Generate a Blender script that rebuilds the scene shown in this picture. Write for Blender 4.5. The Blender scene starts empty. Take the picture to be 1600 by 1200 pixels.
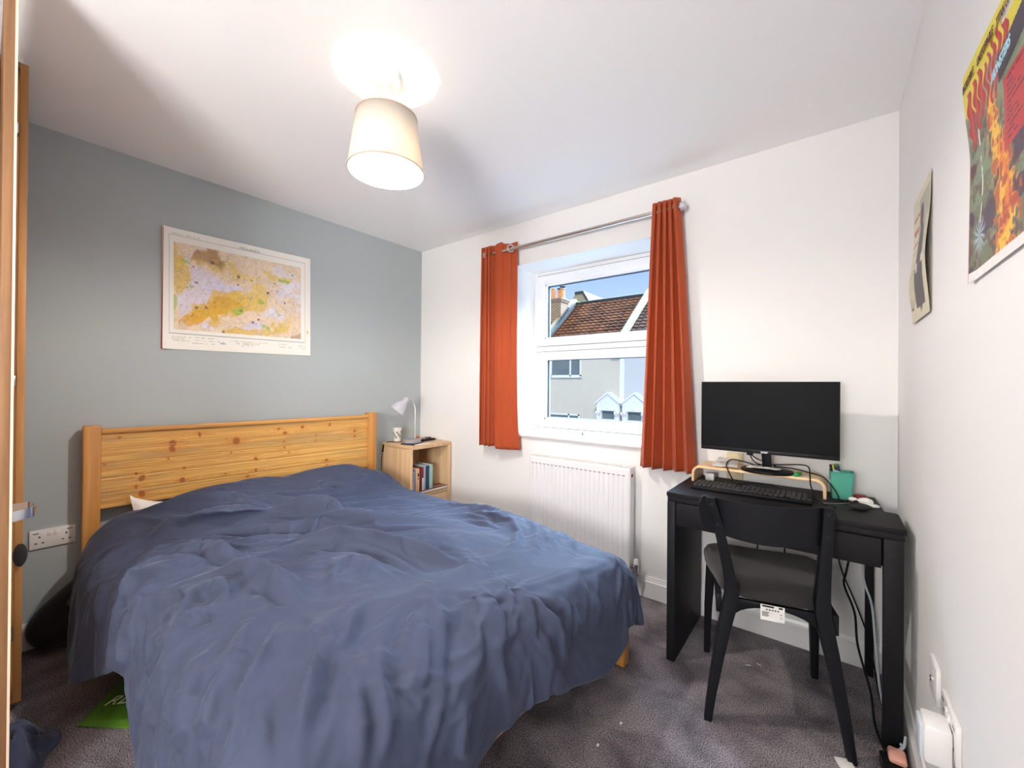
import bpy, bmesh, math, random
import numpy as np
from mathutils import Vector, Matrix, Euler
PI = math.pi
SC = bpy.context.scene
COL = SC.collection
random.seed(7)

# ------------------------------------------------------------------ camera
F_PX = 641.19
YAW, PITCH, ROLL = 0.66348, 0.0037014, 0.0082857
CAM = Vector((2.88727, -2.37462, 1.21928))
fw = Vector((-math.sin(YAW)*math.cos(PITCH), math.cos(YAW)*math.cos(PITCH), math.sin(PITCH)))
rt = fw.cross(Vector((0, 0, 1))).normalized()
up = rt.cross(fw)
rt2 = rt*math.cos(ROLL) + up*math.sin(ROLL)
up2 = up*math.cos(ROLL) - rt*math.sin(ROLL)
cd = bpy.data.cameras.new('camera')
cam = bpy.data.objects.new('camera', cd); COL.objects.link(cam)
mw = Matrix((rt2, up2, -fw)).transposed().to_4x4(); mw.translation = CAM
cam.matrix_world = mw
cd.sensor_fit = 'HORIZONTAL'; cd.sensor_width = 36.0; cd.lens = 36.0*F_PX/1600.0
cd.clip_start = 0.02; cd.clip_end = 300
SC.camera = cam

# ------------------------------------------------------------------ view, world, sun
SC.view_settings.view_transform = 'Standard'
SC.view_settings.look = 'None'
SC.view_settings.gamma = 1.0
SC.view_settings.use_curve_mapping = False
EXPOSURE = 1.8
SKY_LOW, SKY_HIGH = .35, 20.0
SUN_POWER = .72
BULB = 450.0
FILL_POWER = 32.0
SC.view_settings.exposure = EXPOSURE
try:
    SC.cycles.max_bounces = 14; SC.cycles.diffuse_bounces = 8; SC.cycles.transparent_max_bounces = 12
    SC.cycles.sample_clamp_indirect = 6.0
    SC.cycles.caustics_reflective = False; SC.cycles.caustics_refractive = False
except Exception:
    pass
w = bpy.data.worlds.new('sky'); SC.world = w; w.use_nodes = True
nt = w.node_tree; nt.nodes.clear()
wo = nt.nodes.new('ShaderNodeOutputWorld'); bg = nt.nodes.new('ShaderNodeBackground')
tc = nt.nodes.new('ShaderNodeTexCoord'); sx = nt.nodes.new('ShaderNodeSeparateXYZ')
cr = nt.nodes.new('ShaderNodeValToRGB')
nt.links.new(tc.outputs['Generated'], sx.inputs[0]); nt.links.new(sx.outputs['Z'], cr.inputs['Fac'])
els = cr.color_ramp.elements
els[0].position = 0.0; els[0].color = (.50, .66, .90, 1)
els[1].position = 1.0; els[1].color = (.55, .76, 1.0, 1)
for pos, c in ((.14, (.58, .72, 1.0)), (.30, (.29, .48, 1.0)), (.46, (.52, .74, 1.0))):
    e = els.new(pos); e.color = (*c, 1)
# added brightness in the unseen high sky, above the clear band over the roofs
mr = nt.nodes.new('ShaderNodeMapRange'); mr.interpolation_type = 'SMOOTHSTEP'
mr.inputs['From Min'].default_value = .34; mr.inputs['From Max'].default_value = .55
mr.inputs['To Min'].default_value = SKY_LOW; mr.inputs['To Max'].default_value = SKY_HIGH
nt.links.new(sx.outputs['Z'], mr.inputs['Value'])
# that brightness is added only beyond the road (+y), to light the bed
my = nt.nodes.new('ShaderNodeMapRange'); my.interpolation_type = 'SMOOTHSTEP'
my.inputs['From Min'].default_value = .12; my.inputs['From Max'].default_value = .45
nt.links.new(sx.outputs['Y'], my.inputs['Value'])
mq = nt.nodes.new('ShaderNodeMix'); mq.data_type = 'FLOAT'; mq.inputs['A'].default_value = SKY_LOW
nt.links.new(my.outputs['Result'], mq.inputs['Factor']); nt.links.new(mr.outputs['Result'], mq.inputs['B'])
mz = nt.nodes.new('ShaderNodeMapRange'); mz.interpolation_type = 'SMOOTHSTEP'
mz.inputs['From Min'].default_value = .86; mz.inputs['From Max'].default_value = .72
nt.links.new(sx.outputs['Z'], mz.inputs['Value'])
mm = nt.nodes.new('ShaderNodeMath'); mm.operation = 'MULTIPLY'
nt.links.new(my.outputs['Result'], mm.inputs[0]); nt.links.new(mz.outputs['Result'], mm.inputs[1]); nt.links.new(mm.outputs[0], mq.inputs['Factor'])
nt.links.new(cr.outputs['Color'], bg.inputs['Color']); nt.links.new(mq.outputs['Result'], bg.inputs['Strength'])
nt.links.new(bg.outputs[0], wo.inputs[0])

sd = bpy.data.lights.new('sun', 'SUN'); sd.energy = SUN_POWER; sd.angle = .009; sd.color = (1, .94, .85)
sun = bpy.data.objects.new('sun', sd); COL.objects.link(sun)
sun.rotation_euler = Vector((-.55, 1.0, -.85)).to_track_quat('-Z', 'Y').to_euler()

# added fill light with no seen source, aimed in through the unseen doorway
hd = bpy.data.lights.new('fill_light', 'AREA'); hd.energy = FILL_POWER; hd.shape = 'RECTANGLE'; hd.size = .9; hd.size_y = .6
hd.color = (1, .97, .94)
hl = bpy.data.objects.new('fill_light', hd); COL.objects.link(hl)
hl.location = (2.60, -4.05, 1.35); hl.rotation_euler = (math.radians(120), 0, math.radians(44))

# ------------------------------------------------------------------ materials
def new_mat(name):
    m = bpy.data.materials.new(name); m.use_nodes = True
    n = m.node_tree; b = n.nodes.get('Principled BSDF')
    return m, n, b
def lin(c):
    return tuple(((x/12.92) if x <= .04045 else ((x+.055)/1.055)**2.4) for x in c)
def S(r, g, b): return lin((r/255., g/255., b/255.))
def mat(name, col, rough=.6, metal=0, noise=0, nscale=30, bump=0, bscale=200, spec=.5, coat=0, stretch=None, sheen=0, trans=0, emis=None, estr=0, alpha=1):
    m, n, b = new_mat(name)
    b.inputs['Base Color'].default_value = (*col, 1); b.inputs['Roughness'].default_value = rough
    b.inputs['Metallic'].default_value = metal; b.inputs['Specular IOR Level'].default_value = spec
    b.inputs['Coat Weight'].default_value = coat
    if sheen: b.inputs['Sheen Weight'].default_value = sheen; b.inputs['Sheen Roughness'].default_value = .4
    if emis: b.inputs['Emission Color'].default_value = (*emis, 1); b.inputs['Emission Strength'].default_value = estr
    tcn = n.nodes.new('ShaderNodeTexCoord'); mp = n.nodes.new('ShaderNodeMapping')
    n.links.new(tcn.outputs['Object'], mp.inputs[0])
    if stretch: mp.inputs['Scale'].default_value = stretch
    nz = n.nodes.new('ShaderNodeTexNoise'); nz.inputs['Scale'].default_value = nscale; nz.inputs['Detail'].default_value = 6
    n.links.new(mp.outputs[0], nz.inputs['Vector'])
    mx = n.nodes.new('ShaderNodeMix'); mx.data_type = 'RGBA'
    k = noise if noise else .03
    mx.inputs['A'].default_value = (*[c*(1-k) for c in col], 1); mx.inputs['B'].default_value = (*[min(1, c*(1+k)) for c in col], 1)
    n.links.new(nz.outputs['Fac'], mx.inputs['Factor']); n.links.new(mx.outputs['Result'], b.inputs['Base Color'])
    if bump:
        nb = n.nodes.new('ShaderNodeTexNoise'); nb.inputs['Scale'].default_value = bscale; nb.inputs['Detail'].default_value = 4
        n.links.new(tcn.outputs['Object'], nb.inputs['Vector'])
        bp = n.nodes.new('ShaderNodeBump'); bp.inputs['Strength'].default_value = bump; bp.inputs['Distance'].default_value = .002
        n.links.new(nb.outputs['Fac'], bp.inputs['Height']); n.links.new(bp.outputs[0], b.inputs['Normal'])
    return m
def wood(name, c1, c2, axis='X', scale=1.0, rough=.45, bump=.15, contrast=(.35, .7), coat=0):
    """straight grained wood; axis is the direction of the grain in object space"""
    m, n, b = new_mat(name)
    tcn = n.nodes.new('ShaderNodeTexCoord'); mp = n.nodes.new('ShaderNodeMapping')
    n.links.new(tcn.outputs['Object'], mp.inputs[0])
    s = {'X': (1.6, 38, 38), 'Y': (38, 1.6, 38), 'Z': (38, 38, 1.6)}[axis]
    mp.inputs['Scale'].default_value = [q*scale for q in s]
    nz = n.nodes.new('ShaderNodeTexNoise'); nz.inputs['Scale'].default_value = 1; nz.inputs['Detail'].default_value = 7; nz.inputs['Distortion'].default_value = .7
    n.links.new(mp.outputs[0], nz.inputs['Vector'])
    r = n.nodes.new('ShaderNodeValToRGB'); r.color_ramp.elements[0].position = contrast[0]; r.color_ramp.elements[1].position = contrast[1]
    r.color_ramp.elements[0].color = (*c1, 1); r.color_ramp.elements[1].color = (*c2, 1)
    n.links.new(nz.outputs['Fac'], r.inputs['Fac']); n.links.new(r.outputs['Color'], b.inputs['Base Color'])
    b.inputs['Roughness'].default_value = rough; b.inputs['Coat Weight'].default_value = coat
    if name.startswith('black'): b.inputs['Specular IOR Level'].default_value = .3
    bp = n.nodes.new('ShaderNodeBump'); bp.inputs['Strength'].default_value = bump; bp.inputs['Distance'].default_value = .001
    n.links.new(nz.outputs['Fac'], bp.inputs['Height']); n.links.new(bp.outputs[0], b.inputs['Normal'])
    return m
def attr_mat(name, rough=.6, fine=.06, fscale=400, spec=.4, stretch=None):
    """a print or painted pattern carried in the mesh's own colour layer, broken up by fine grain"""
    m, n, b = new_mat(name)
    at = n.nodes.new('ShaderNodeAttribute'); at.attribute_name = 'Col'
    tcn = n.nodes.new('ShaderNodeTexCoord'); mp = n.nodes.new('ShaderNodeMapping')
    if stretch: mp.inputs['Scale'].default_value = stretch
    nz = n.nodes.new('ShaderNodeTexNoise'); nz.inputs['Scale'].default_value = fscale; nz.inputs['Detail'].default_value = 4
    n.links.new(tcn.outputs['Object'], mp.inputs[0]); n.links.new(mp.outputs[0], nz.inputs['Vector'])
    hs = n.nodes.new('ShaderNodeHueSaturation')
    mr_ = n.nodes.new('ShaderNodeMapRange'); mr_.inputs['From Min'].default_value = .3; mr_.inputs['From Max'].default_value = .7
    mr_.inputs['To Min'].default_value = 1-fine; mr_.inputs['To Max'].default_value = 1+fine
    n.links.new(nz.outputs['Fac'], mr_.inputs['Value']); n.links.new(mr_.outputs['Result'], hs.inputs['Value'])
    n.links.new(at.outputs['Color'], hs.inputs['Color']); n.links.new(hs.outputs['Color'], b.inputs['Base Color'])
    b.inputs['Roughness'].default_value = rough; b.inputs['Specular IOR Level'].default_value = spec
    return m
def glass_mat(name, tint=(1, 1, 1), refl=.08):
    m, n, b = new_mat(name); n.nodes.remove(b); out = n.nodes['Material Output']
    tr = n.nodes.new('ShaderNodeBsdfTransparent'); tr.inputs[0].default_value = (*tint, 1)
    gl = n.nodes.new('ShaderNodeBsdfGlossy'); gl.inputs['Roughness'].default_value = .02
    fr = n.nodes.new('ShaderNodeFresnel'); fr.inputs[0].default_value = 1.35
    mx = n.nodes.new('ShaderNodeMixShader')
    mul = n.nodes.new('ShaderNodeMath'); mul.operation = 'MULTIPLY'; mul.inputs[1].default_value = refl*6
    n.links.new(fr.outputs[0], mul.inputs[0]); n.links.new(mul.outputs[0], mx.inputs[0])
    n.links.new(tr.outputs[0], mx.inputs[1]); n.links.new(gl.outputs[0], mx.inputs[2]); n.links.new(mx.outputs[0], out.inputs[0])
    return m

M = {}
M['white_wall'] = mat('white_wall', (.86, .857, .85), .9, bump=.08, bscale=90, noise=.012, nscale=3)
M['ceiling'] = mat('ceiling', (.93, .93, .93), .95, bump=.05, bscale=60, noise=.01, nscale=2)
M['grey_wall'] = mat('grey_wall', S(172, 180, 182), .85, bump=.08, bscale=90, noise=.015, nscale=3)
M['white_gloss'] = mat('white_gloss', (.86, .86, .86), .28, noise=.01)
M['upvc'] = mat('upvc', (.88, .89, .90), .25, noise=.01)
M['dark_gasket'] = mat('dark_gasket', (.04, .045, .05), .5)
M['plastic_white'] = mat('plastic_white', (.80, .79, .78), .35, noise=.01)
M['radiator'] = mat('radiator', (.85, .85, .86), .32, noise=.01)
M['chrome'] = mat('chrome', (.75, .75, .76), .15, 1.0)
M['steel'] = mat('steel', (.55, .55, .56), .35, 1.0)
M['pine_z'] = wood('pine_post', S(184, 122, 56), S(212, 154, 82), 'Z', .8, .35, coat=.15)
M['pine_y'] = wood('pine_rail', S(190, 130, 62), S(218, 164, 90), 'Y', .8, .35, coat=.15)
M['pine_x'] = wood('pine_side', S(176, 110, 54), S(205, 142, 80), 'X', .8, .4)
M['pine_panel'] = attr_mat('pine_panel', .36, .10, 6, .5, (6, 1.5, 60))
M['oak_z'] = wood('wardrobe_wood', S(120, 84, 54), S(144, 105, 70), 'Z', 1.4, .5)
M['oak_edge'] = wood('wardrobe_edge_wood', S(168, 118, 66), S(188, 138, 84), 'Z', 1.0, .5)
M['birch_y'] = wood('birch_side', S(206, 172, 132), S(226, 194, 154), 'X', .8, .5)
M['birch_z'] = wood('birch_front', S(205, 172, 132), S(228, 196, 156), 'Z', .8, .5)
M['bent_birch'] = wood('bent_birch', S(226, 188, 142), S(240, 208, 164), 'X', .9, .4)
M['black_wood'] = wood('black_brown_wood', (.004, .004, .006), (.008, .007, .009), 'X', .8, .6, .3)
M['black_wood_z'] = wood('black_brown_wood_up', (.004, .004, .006), (.007, .007, .009), 'Z', .8, .6, .3)
M['black_lacquer'] = mat('black_lacquer', (.004, .0045, .007), .5, noise=.15, nscale=40, bump=.03, bscale=150, spec=.28)
M['seat_fabric'] = mat('seat_fabric', (.020, .018, .019), .95, noise=.6, nscale=420, bump=.6, bscale=900, sheen=.2)
M['black_plastic'] = mat('black_plastic', (.004, .004, .006), .45, spec=.25)
M['screen'] = mat('screen', (.002, .0025, .004), .5, spec=.12)
M['matte_black'] = mat('matte_black', (.012, .012, .014), .75, noise=.2, nscale=60)
M['key'] = mat('key', (.03, .03, .032), .55)
M['paper'] = mat('paper', (.78, .77, .74), .85, noise=.04, nscale=60)
M['cream_card'] = mat('cream_card', S(228, 214, 178), .8)
M['turquoise'] = mat('turquoise', S(78, 168, 146), .45)
M['green_plastic'] = mat('green_plastic', S(24, 150, 70), .4)
M['yellow'] = mat('yellow', S(225, 200, 60), .5)
M['pale_blue'] = mat('pale_blue', S(170, 220, 235), .5)
M['dark_red'] = mat('dark_red', S(110, 18, 36), .35)
M['pink'] = mat('pink', S(228, 168, 150), .5)
M['lamp_grey'] = mat('lamp_grey', S(196, 196, 206), .4, .1)
M['lamp_base_grey'] = mat('lamp_base_grey', S(158, 154, 158), .45)
M['navy'] = mat('navy', S(34, 40, 74), .6)
M['ceramic'] = mat('ceramic', (.8, .78, .74), .3)
M['brown_leather'] = mat('brown_leather', S(120, 58, 40), .55, noise=.3, nscale=25, bump=.2, bscale=60)
M['orange_bits'] = mat('orange_bits', S(205, 110, 70), .6, noise=.3)
M['black_fabric'] = mat('black_fabric', (.017, .013, .015), .9, noise=.3, nscale=20, bump=.4, bscale=300, sheen=.15)
M['denim'] = mat('denim', S(64, 72, 100), .95, noise=.15, nscale=30, bump=.4, bscale=500, sheen=.2)
M['rubber_copper'] = mat('copper', (.6, .3, .18), .3, 1.0)
M['white_cable'] = mat('white_cable', (.62, .68, .72), .5)
M['cream_wall'] = mat('cream_render', S(206, 196, 182), .95, noise=.05, nscale=3, bump=.3, bscale=60)
M['pale_wall'] = mat('pale_render', S(196, 196, 198), .95, noise=.03, nscale=3, bump=.3, bscale=60)
M['white_paint'] = mat('white_masonry', S(226, 226, 228), .8, noise=.02)
M['window_dark'] = mat('window_dark', S(105, 115, 118), .12, noise=.35, nscale=1.4)
M['terracotta'] = mat('terracotta', S(214, 150, 96), .8, noise=.12, nscale=6)
M['lead'] = mat('lead_flashing', S(58, 62, 66), .7, noise=.2, nscale=6)
M['cream_stone'] = mat('cream_stone', S(158, 146, 116), .9, noise=.35, nscale=2.5)
M['road'] = mat('road', (.12, .12, .13), .9, noise=.1)
M['carcass_dark'] = mat('wardrobe_inside', (.5, .38, .26), .6)
M['green_bag'] = None

# duvet cotton
m, n, b = new_mat('duvet_cotton')
tcn = n.nodes.new('ShaderNodeTexCoord')
nz = n.nodes.new('ShaderNodeTexNoise'); nz.inputs['Scale'].default_value = 5; nz.inputs['Detail'].default_value = 5
n.links.new(tcn.outputs['Object'], nz.inputs['Vector'])
mx = n.nodes.new('ShaderNodeMix'); mx.data_type = 'RGBA'
mx.inputs['A'].default_value = (*S(50, 56, 78), 1); mx.inputs['B'].default_value = (*S(60, 68, 92), 1)
n.links.new(nz.outputs['Fac'], mx.inputs['Factor']); n.links.new(mx.outputs['Result'], b.inputs['Base Color'])
b.inputs['Roughness'].default_value = .82; b.inputs['Sheen Weight'].default_value = .2; b.inputs['Sheen Roughness'].default_value = .25
b.inputs['Sheen Tint'].default_value = (.75, .83, 1, 1)
n2 = n.nodes.new('ShaderNodeTexNoise'); n2.inputs['Scale'].default_value = 34; n2.inputs['Detail'].default_value = 8; n2.inputs['Roughness'].default_value = .6
n2.inputs['Distortion'].default_value = .8
n.links.new(tcn.outputs['Object'], n2.inputs['Vector'])
n3 = n.nodes.new('ShaderNodeTexNoise'); n3.inputs['Scale'].default_value = 900; n3.inputs['Detail'].default_value = 2
n.links.new(tcn.outputs['Object'], n3.inputs['Vector'])
b1 = n.nodes.new('ShaderNodeBump'); b1.inputs['Strength'].default_value = .28; b1.inputs['Distance'].default_value = .004
b2 = n.nodes.new('ShaderNodeBump'); b2.inputs['Strength'].default_value = .25; b2.inputs['Distance'].default_value = .001
n.links.new(n2.outputs['Fac'], b1.inputs['Height']); n.links.new(n3.outputs['Fac'], b2.inputs['Height'])
n.links.new(b1.outputs[0], b2.inputs['Normal']); n.links.new(b2.outputs[0], b.inputs['Normal'])
M['duvet'] = m

# carpet
m, n, b = new_mat('carpet')
tcn = n.nodes.new('ShaderNodeTexCoord')
a1 = n.nodes.new('ShaderNodeTexNoise'); a1.inputs['Scale'].default_value = 5; a1.inputs['Detail'].default_value = 5; a1.inputs['Distortion'].default_value = .35
a2 = n.nodes.new('ShaderNodeTexNoise'); a2.inputs['Scale'].default_value = 260; a2.inputs['Detail'].default_value = 3
for a in (a1, a2): n.links.new(tcn.outputs['Object'], a.inputs['Vector'])
r1 = n.nodes.new('ShaderNodeValToRGB'); r1.color_ramp.elements[0].position = .36; r1.color_ramp.elements[1].position = .64
r1.color_ramp.elements[0].color = (*S(98, 93, 99), 1); r1.color_ramp.elements[1].color = (*S(146, 140, 147), 1)
n.links.new(a1.outputs['Fac'], r1.inputs['Fac'])
r2 = n.nodes.new('ShaderNodeValToRGB'); r2.color_ramp.elements[0].position = .33; r2.color_ramp.elements[1].position = .68
r2.color_ramp.elements[0].color = (.10, .10, .10, 1); r2.color_ramp.elements[1].color = (2.2, 2.15, 2.1, 1)
n.links.new(a2.outputs['Fac'], r2.inputs['Fac'])
mx = n.nodes.new('ShaderNodeMix'); mx.data_type = 'RGBA'; mx.blend_type = 'MULTIPLY'; mx.inputs['Factor'].default_value = 1
n.links.new(r1.outputs['Color'], mx.inputs['A']); n.links.new(r2.outputs['Color'], mx.inputs['B'])
n.links.new(mx.outputs['Result'], b.inputs['Base Color']); b.inputs['Roughness'].default_value = 1.0
b.inputs['Specular IOR Level'].default_value = .1
bp = n.nodes.new('ShaderNodeBump'); bp.inputs['Strength'].default_value = 1; bp.inputs['Distance'].default_value = .006
n.links.new(a2.outputs['Fac'], bp.inputs['Height']); n.links.new(bp.outputs[0], b.inputs['Normal'])
M['carpet'] = m

# curtain cloth, thin enough to glow where daylight falls on its back
m, n, b = new_mat('curtain_cloth')
out = n.nodes['Material Output']
tcn = n.nodes.new('ShaderNodeTexCoord'); mp = n.nodes.new('ShaderNodeMapping'); mp.inputs['Scale'].default_value = (300, 300, 60)
nz = n.nodes.new('ShaderNodeTexNoise'); nz.inputs['Scale'].default_value = 1; nz.inputs['Detail'].default_value = 3
n.links.new(tcn.outputs['Object'], mp.inputs[0]); n.links.new(mp.outputs[0], nz.inputs['Vector'])
mx = n.nodes.new('ShaderNodeMix'); mx.data_type = 'RGBA'
mx.inputs['A'].default_value = (*S(172, 68, 28), 1); mx.inputs['B'].default_value = (*S(190, 84, 40), 1)
n.links.new(nz.outputs['Fac'], mx.inputs['Factor']); n.links.new(mx.outputs['Result'], b.inputs['Base Color'])
b.inputs['Roughness'].default_value = .85; b.inputs['Sheen Weight'].default_value = .15
tl = n.nodes.new('ShaderNodeBsdfTranslucent'); tl.inputs[0].default_value = (.75, .22, .08, 1)
ms = n.nodes.new('ShaderNodeMixShader'); ms.inputs[0].default_value = .12
n.links.new(b.outputs[0], ms.inputs[1]); n.links.new(tl.outputs[0], ms.inputs[2]); n.links.new(ms.outputs[0], out.inputs[0])
M['curtain'] = m

# lamp shade fabric
m, n, b = new_mat('shade_fabric'); out = n.nodes['Material Output']
b.inputs['Base Color'].default_value = (.66, .61, .54, 1); b.inputs['Roughness'].default_value = .9
tcn = n.nodes.new('ShaderNodeTexCoord'); nz = n.nodes.new('ShaderNodeTexNoise'); nz.inputs['Scale'].default_value = 260
n.links.new(tcn.outputs['Object'], nz.inputs['Vector'])
bp = n.nodes.new('ShaderNodeBump'); bp.inputs['Strength'].default_value = .2; bp.inputs['Distance'].default_value = .001
n.links.new(nz.outputs['Fac'], bp.inputs['Height']); n.links.new(bp.outputs[0], b.inputs['Normal'])
tl = n.nodes.new('ShaderNodeBsdfTranslucent'); tl.inputs[0].default_value = (.95, .84, .68, 1)
ms = n.nodes.new('ShaderNodeMixShader'); ms.inputs[0].default_value = .13
n.links.new(b.outputs[0], ms.inputs[1]); n.links.new(tl.outputs[0], ms.inputs[2]); n.links.new(ms.outputs[0], out.inputs[0])
M['shade'] = m
M['bulb'] = mat('lit_bulb', (1, 1, 1), .5, emis=(1.0, .93, .85), estr=BULB)

# bricks and tiles for the house over the road
def brick_mat(name, c1, c2, mortar, scale, bw=.5, rh=.25, tile=False):
    m, n, b = new_mat(name)
    tcn = n.nodes.new('ShaderNodeTexCoord'); br = n.nodes.new('ShaderNodeTexBrick')
    br.inputs['Color1'].default_value = (*c1, 1); br.inputs['Color2'].default_value = (*c2, 1); br.inputs['Mortar'].default_value = (*mortar, 1)
    br.inputs['Scale'].default_value = scale; br.inputs['Brick Width'].default_value = bw; br.inputs['Row Height'].default_value = rh
    br.inputs['Mortar Size'].default_value = .02
    mp = n.nodes.new('ShaderNodeMapping')
    sx_ = n.nodes.new('ShaderNodeSeparateXYZ'); cb = n.nodes.new('ShaderNodeCombineXYZ')
    n.links.new(tcn.outputs['Object'], sx_.inputs[0])
    ad = n.nodes.new('ShaderNodeMath'); ad.operation = 'ADD'
    n.links.new(sx_.outputs['X'], ad.inputs[0]); n.links.new(sx_.outputs['Y'], ad.inputs[1])
    n.links.new(ad.outputs[0], cb.inputs['X']); n.links.new(sx_.outputs['Z'], cb.inputs['Y'])
    n.links.new(cb.outputs[0], br.inputs['Vector']); n.links.new(br.outputs['Color'], b.inputs['Base Color'])
    b.inputs['Roughness'].default_value = .9
    return m
M['brick'] = brick_mat('chimney_brick', S(136, 74, 48), S(88, 58, 54), S(178, 158, 132), 1.0, .23, .085)
def tile_mat(name, c1, c2):
    m, n, b = new_mat(name)
    tcn = n.nodes.new('ShaderNodeTexCoord')
    nz = n.nodes.new('ShaderNodeTexNoise'); nz.inputs['Scale'].default_value = 1.6; nz.inputs['Detail'].default_value = 8
    n.links.new(tcn.outputs['Object'], nz.inputs['Vector'])
    r = n.nodes.new('ShaderNodeValToRGB'); r.color_ramp.elements[0].position = .35; r.color_ramp.elements[1].position = .65
    r.color_ramp.elements[0].color = (*c1, 1); r.color_ramp.elements[1].color = (*c2, 1)
    n.links.new(nz.outputs['Fac'], r.inputs['Fac']); n.links.new(r.outputs['Color'], b.inputs['Base Color'])
    b.inputs['Roughness'].default_value = .95; b.inputs['Specular IOR Level'].default_value = .1
    return m
M['roof_brown'] = tile_mat('roof_brown', S(66, 38, 22), S(108, 64, 38))
M['roof_grey'] = tile_mat('roof_grey', S(60, 46, 42), S(92, 72, 64))

# ------------------------------------------------------------------ objects
def tag(o, label=None, cat=None, group=None, kind=None):
    if label: o['label'] = label
    if cat: o['category'] = cat
    if group: o['group'] = group
    if kind: o['kind'] = kind
    return o
def thing(name, label, cat, loc=(0, 0, 0), rz=0, group=None, kind=None):
    o = bpy.data.objects.new(name, None); COL.objects.link(o)
    o.location = loc; o.rotation_euler = (0, 0, rz); o.empty_display_size = .1
    return tag(o, label, cat, group, kind)
def structure(name):
    return thing(name, None, None, kind='structure')
def inv_of(parent):
    if parent is None: return Matrix.Identity(4)
    mats = []; p = parent
    while p is not None:
        mats.append(Matrix.LocRotScale(p.location, p.rotation_euler, p.scale)); p = p.parent
    m = Matrix.Identity(4)
    for q in reversed(mats): m = m @ q
    return m.inverted()
def clean_smooth(me, ang=35):
    me.polygons.foreach_set('use_smooth', [True]*len(me.polygons))
    bm = bmesh.new(); bm.from_mesh(me)
    for e in bm.edges:
        if len(e.link_faces) == 2 and e.calc_face_angle(0) > math.radians(ang): e.smooth = False
    bm.to_mesh(me); bm.free()

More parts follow.
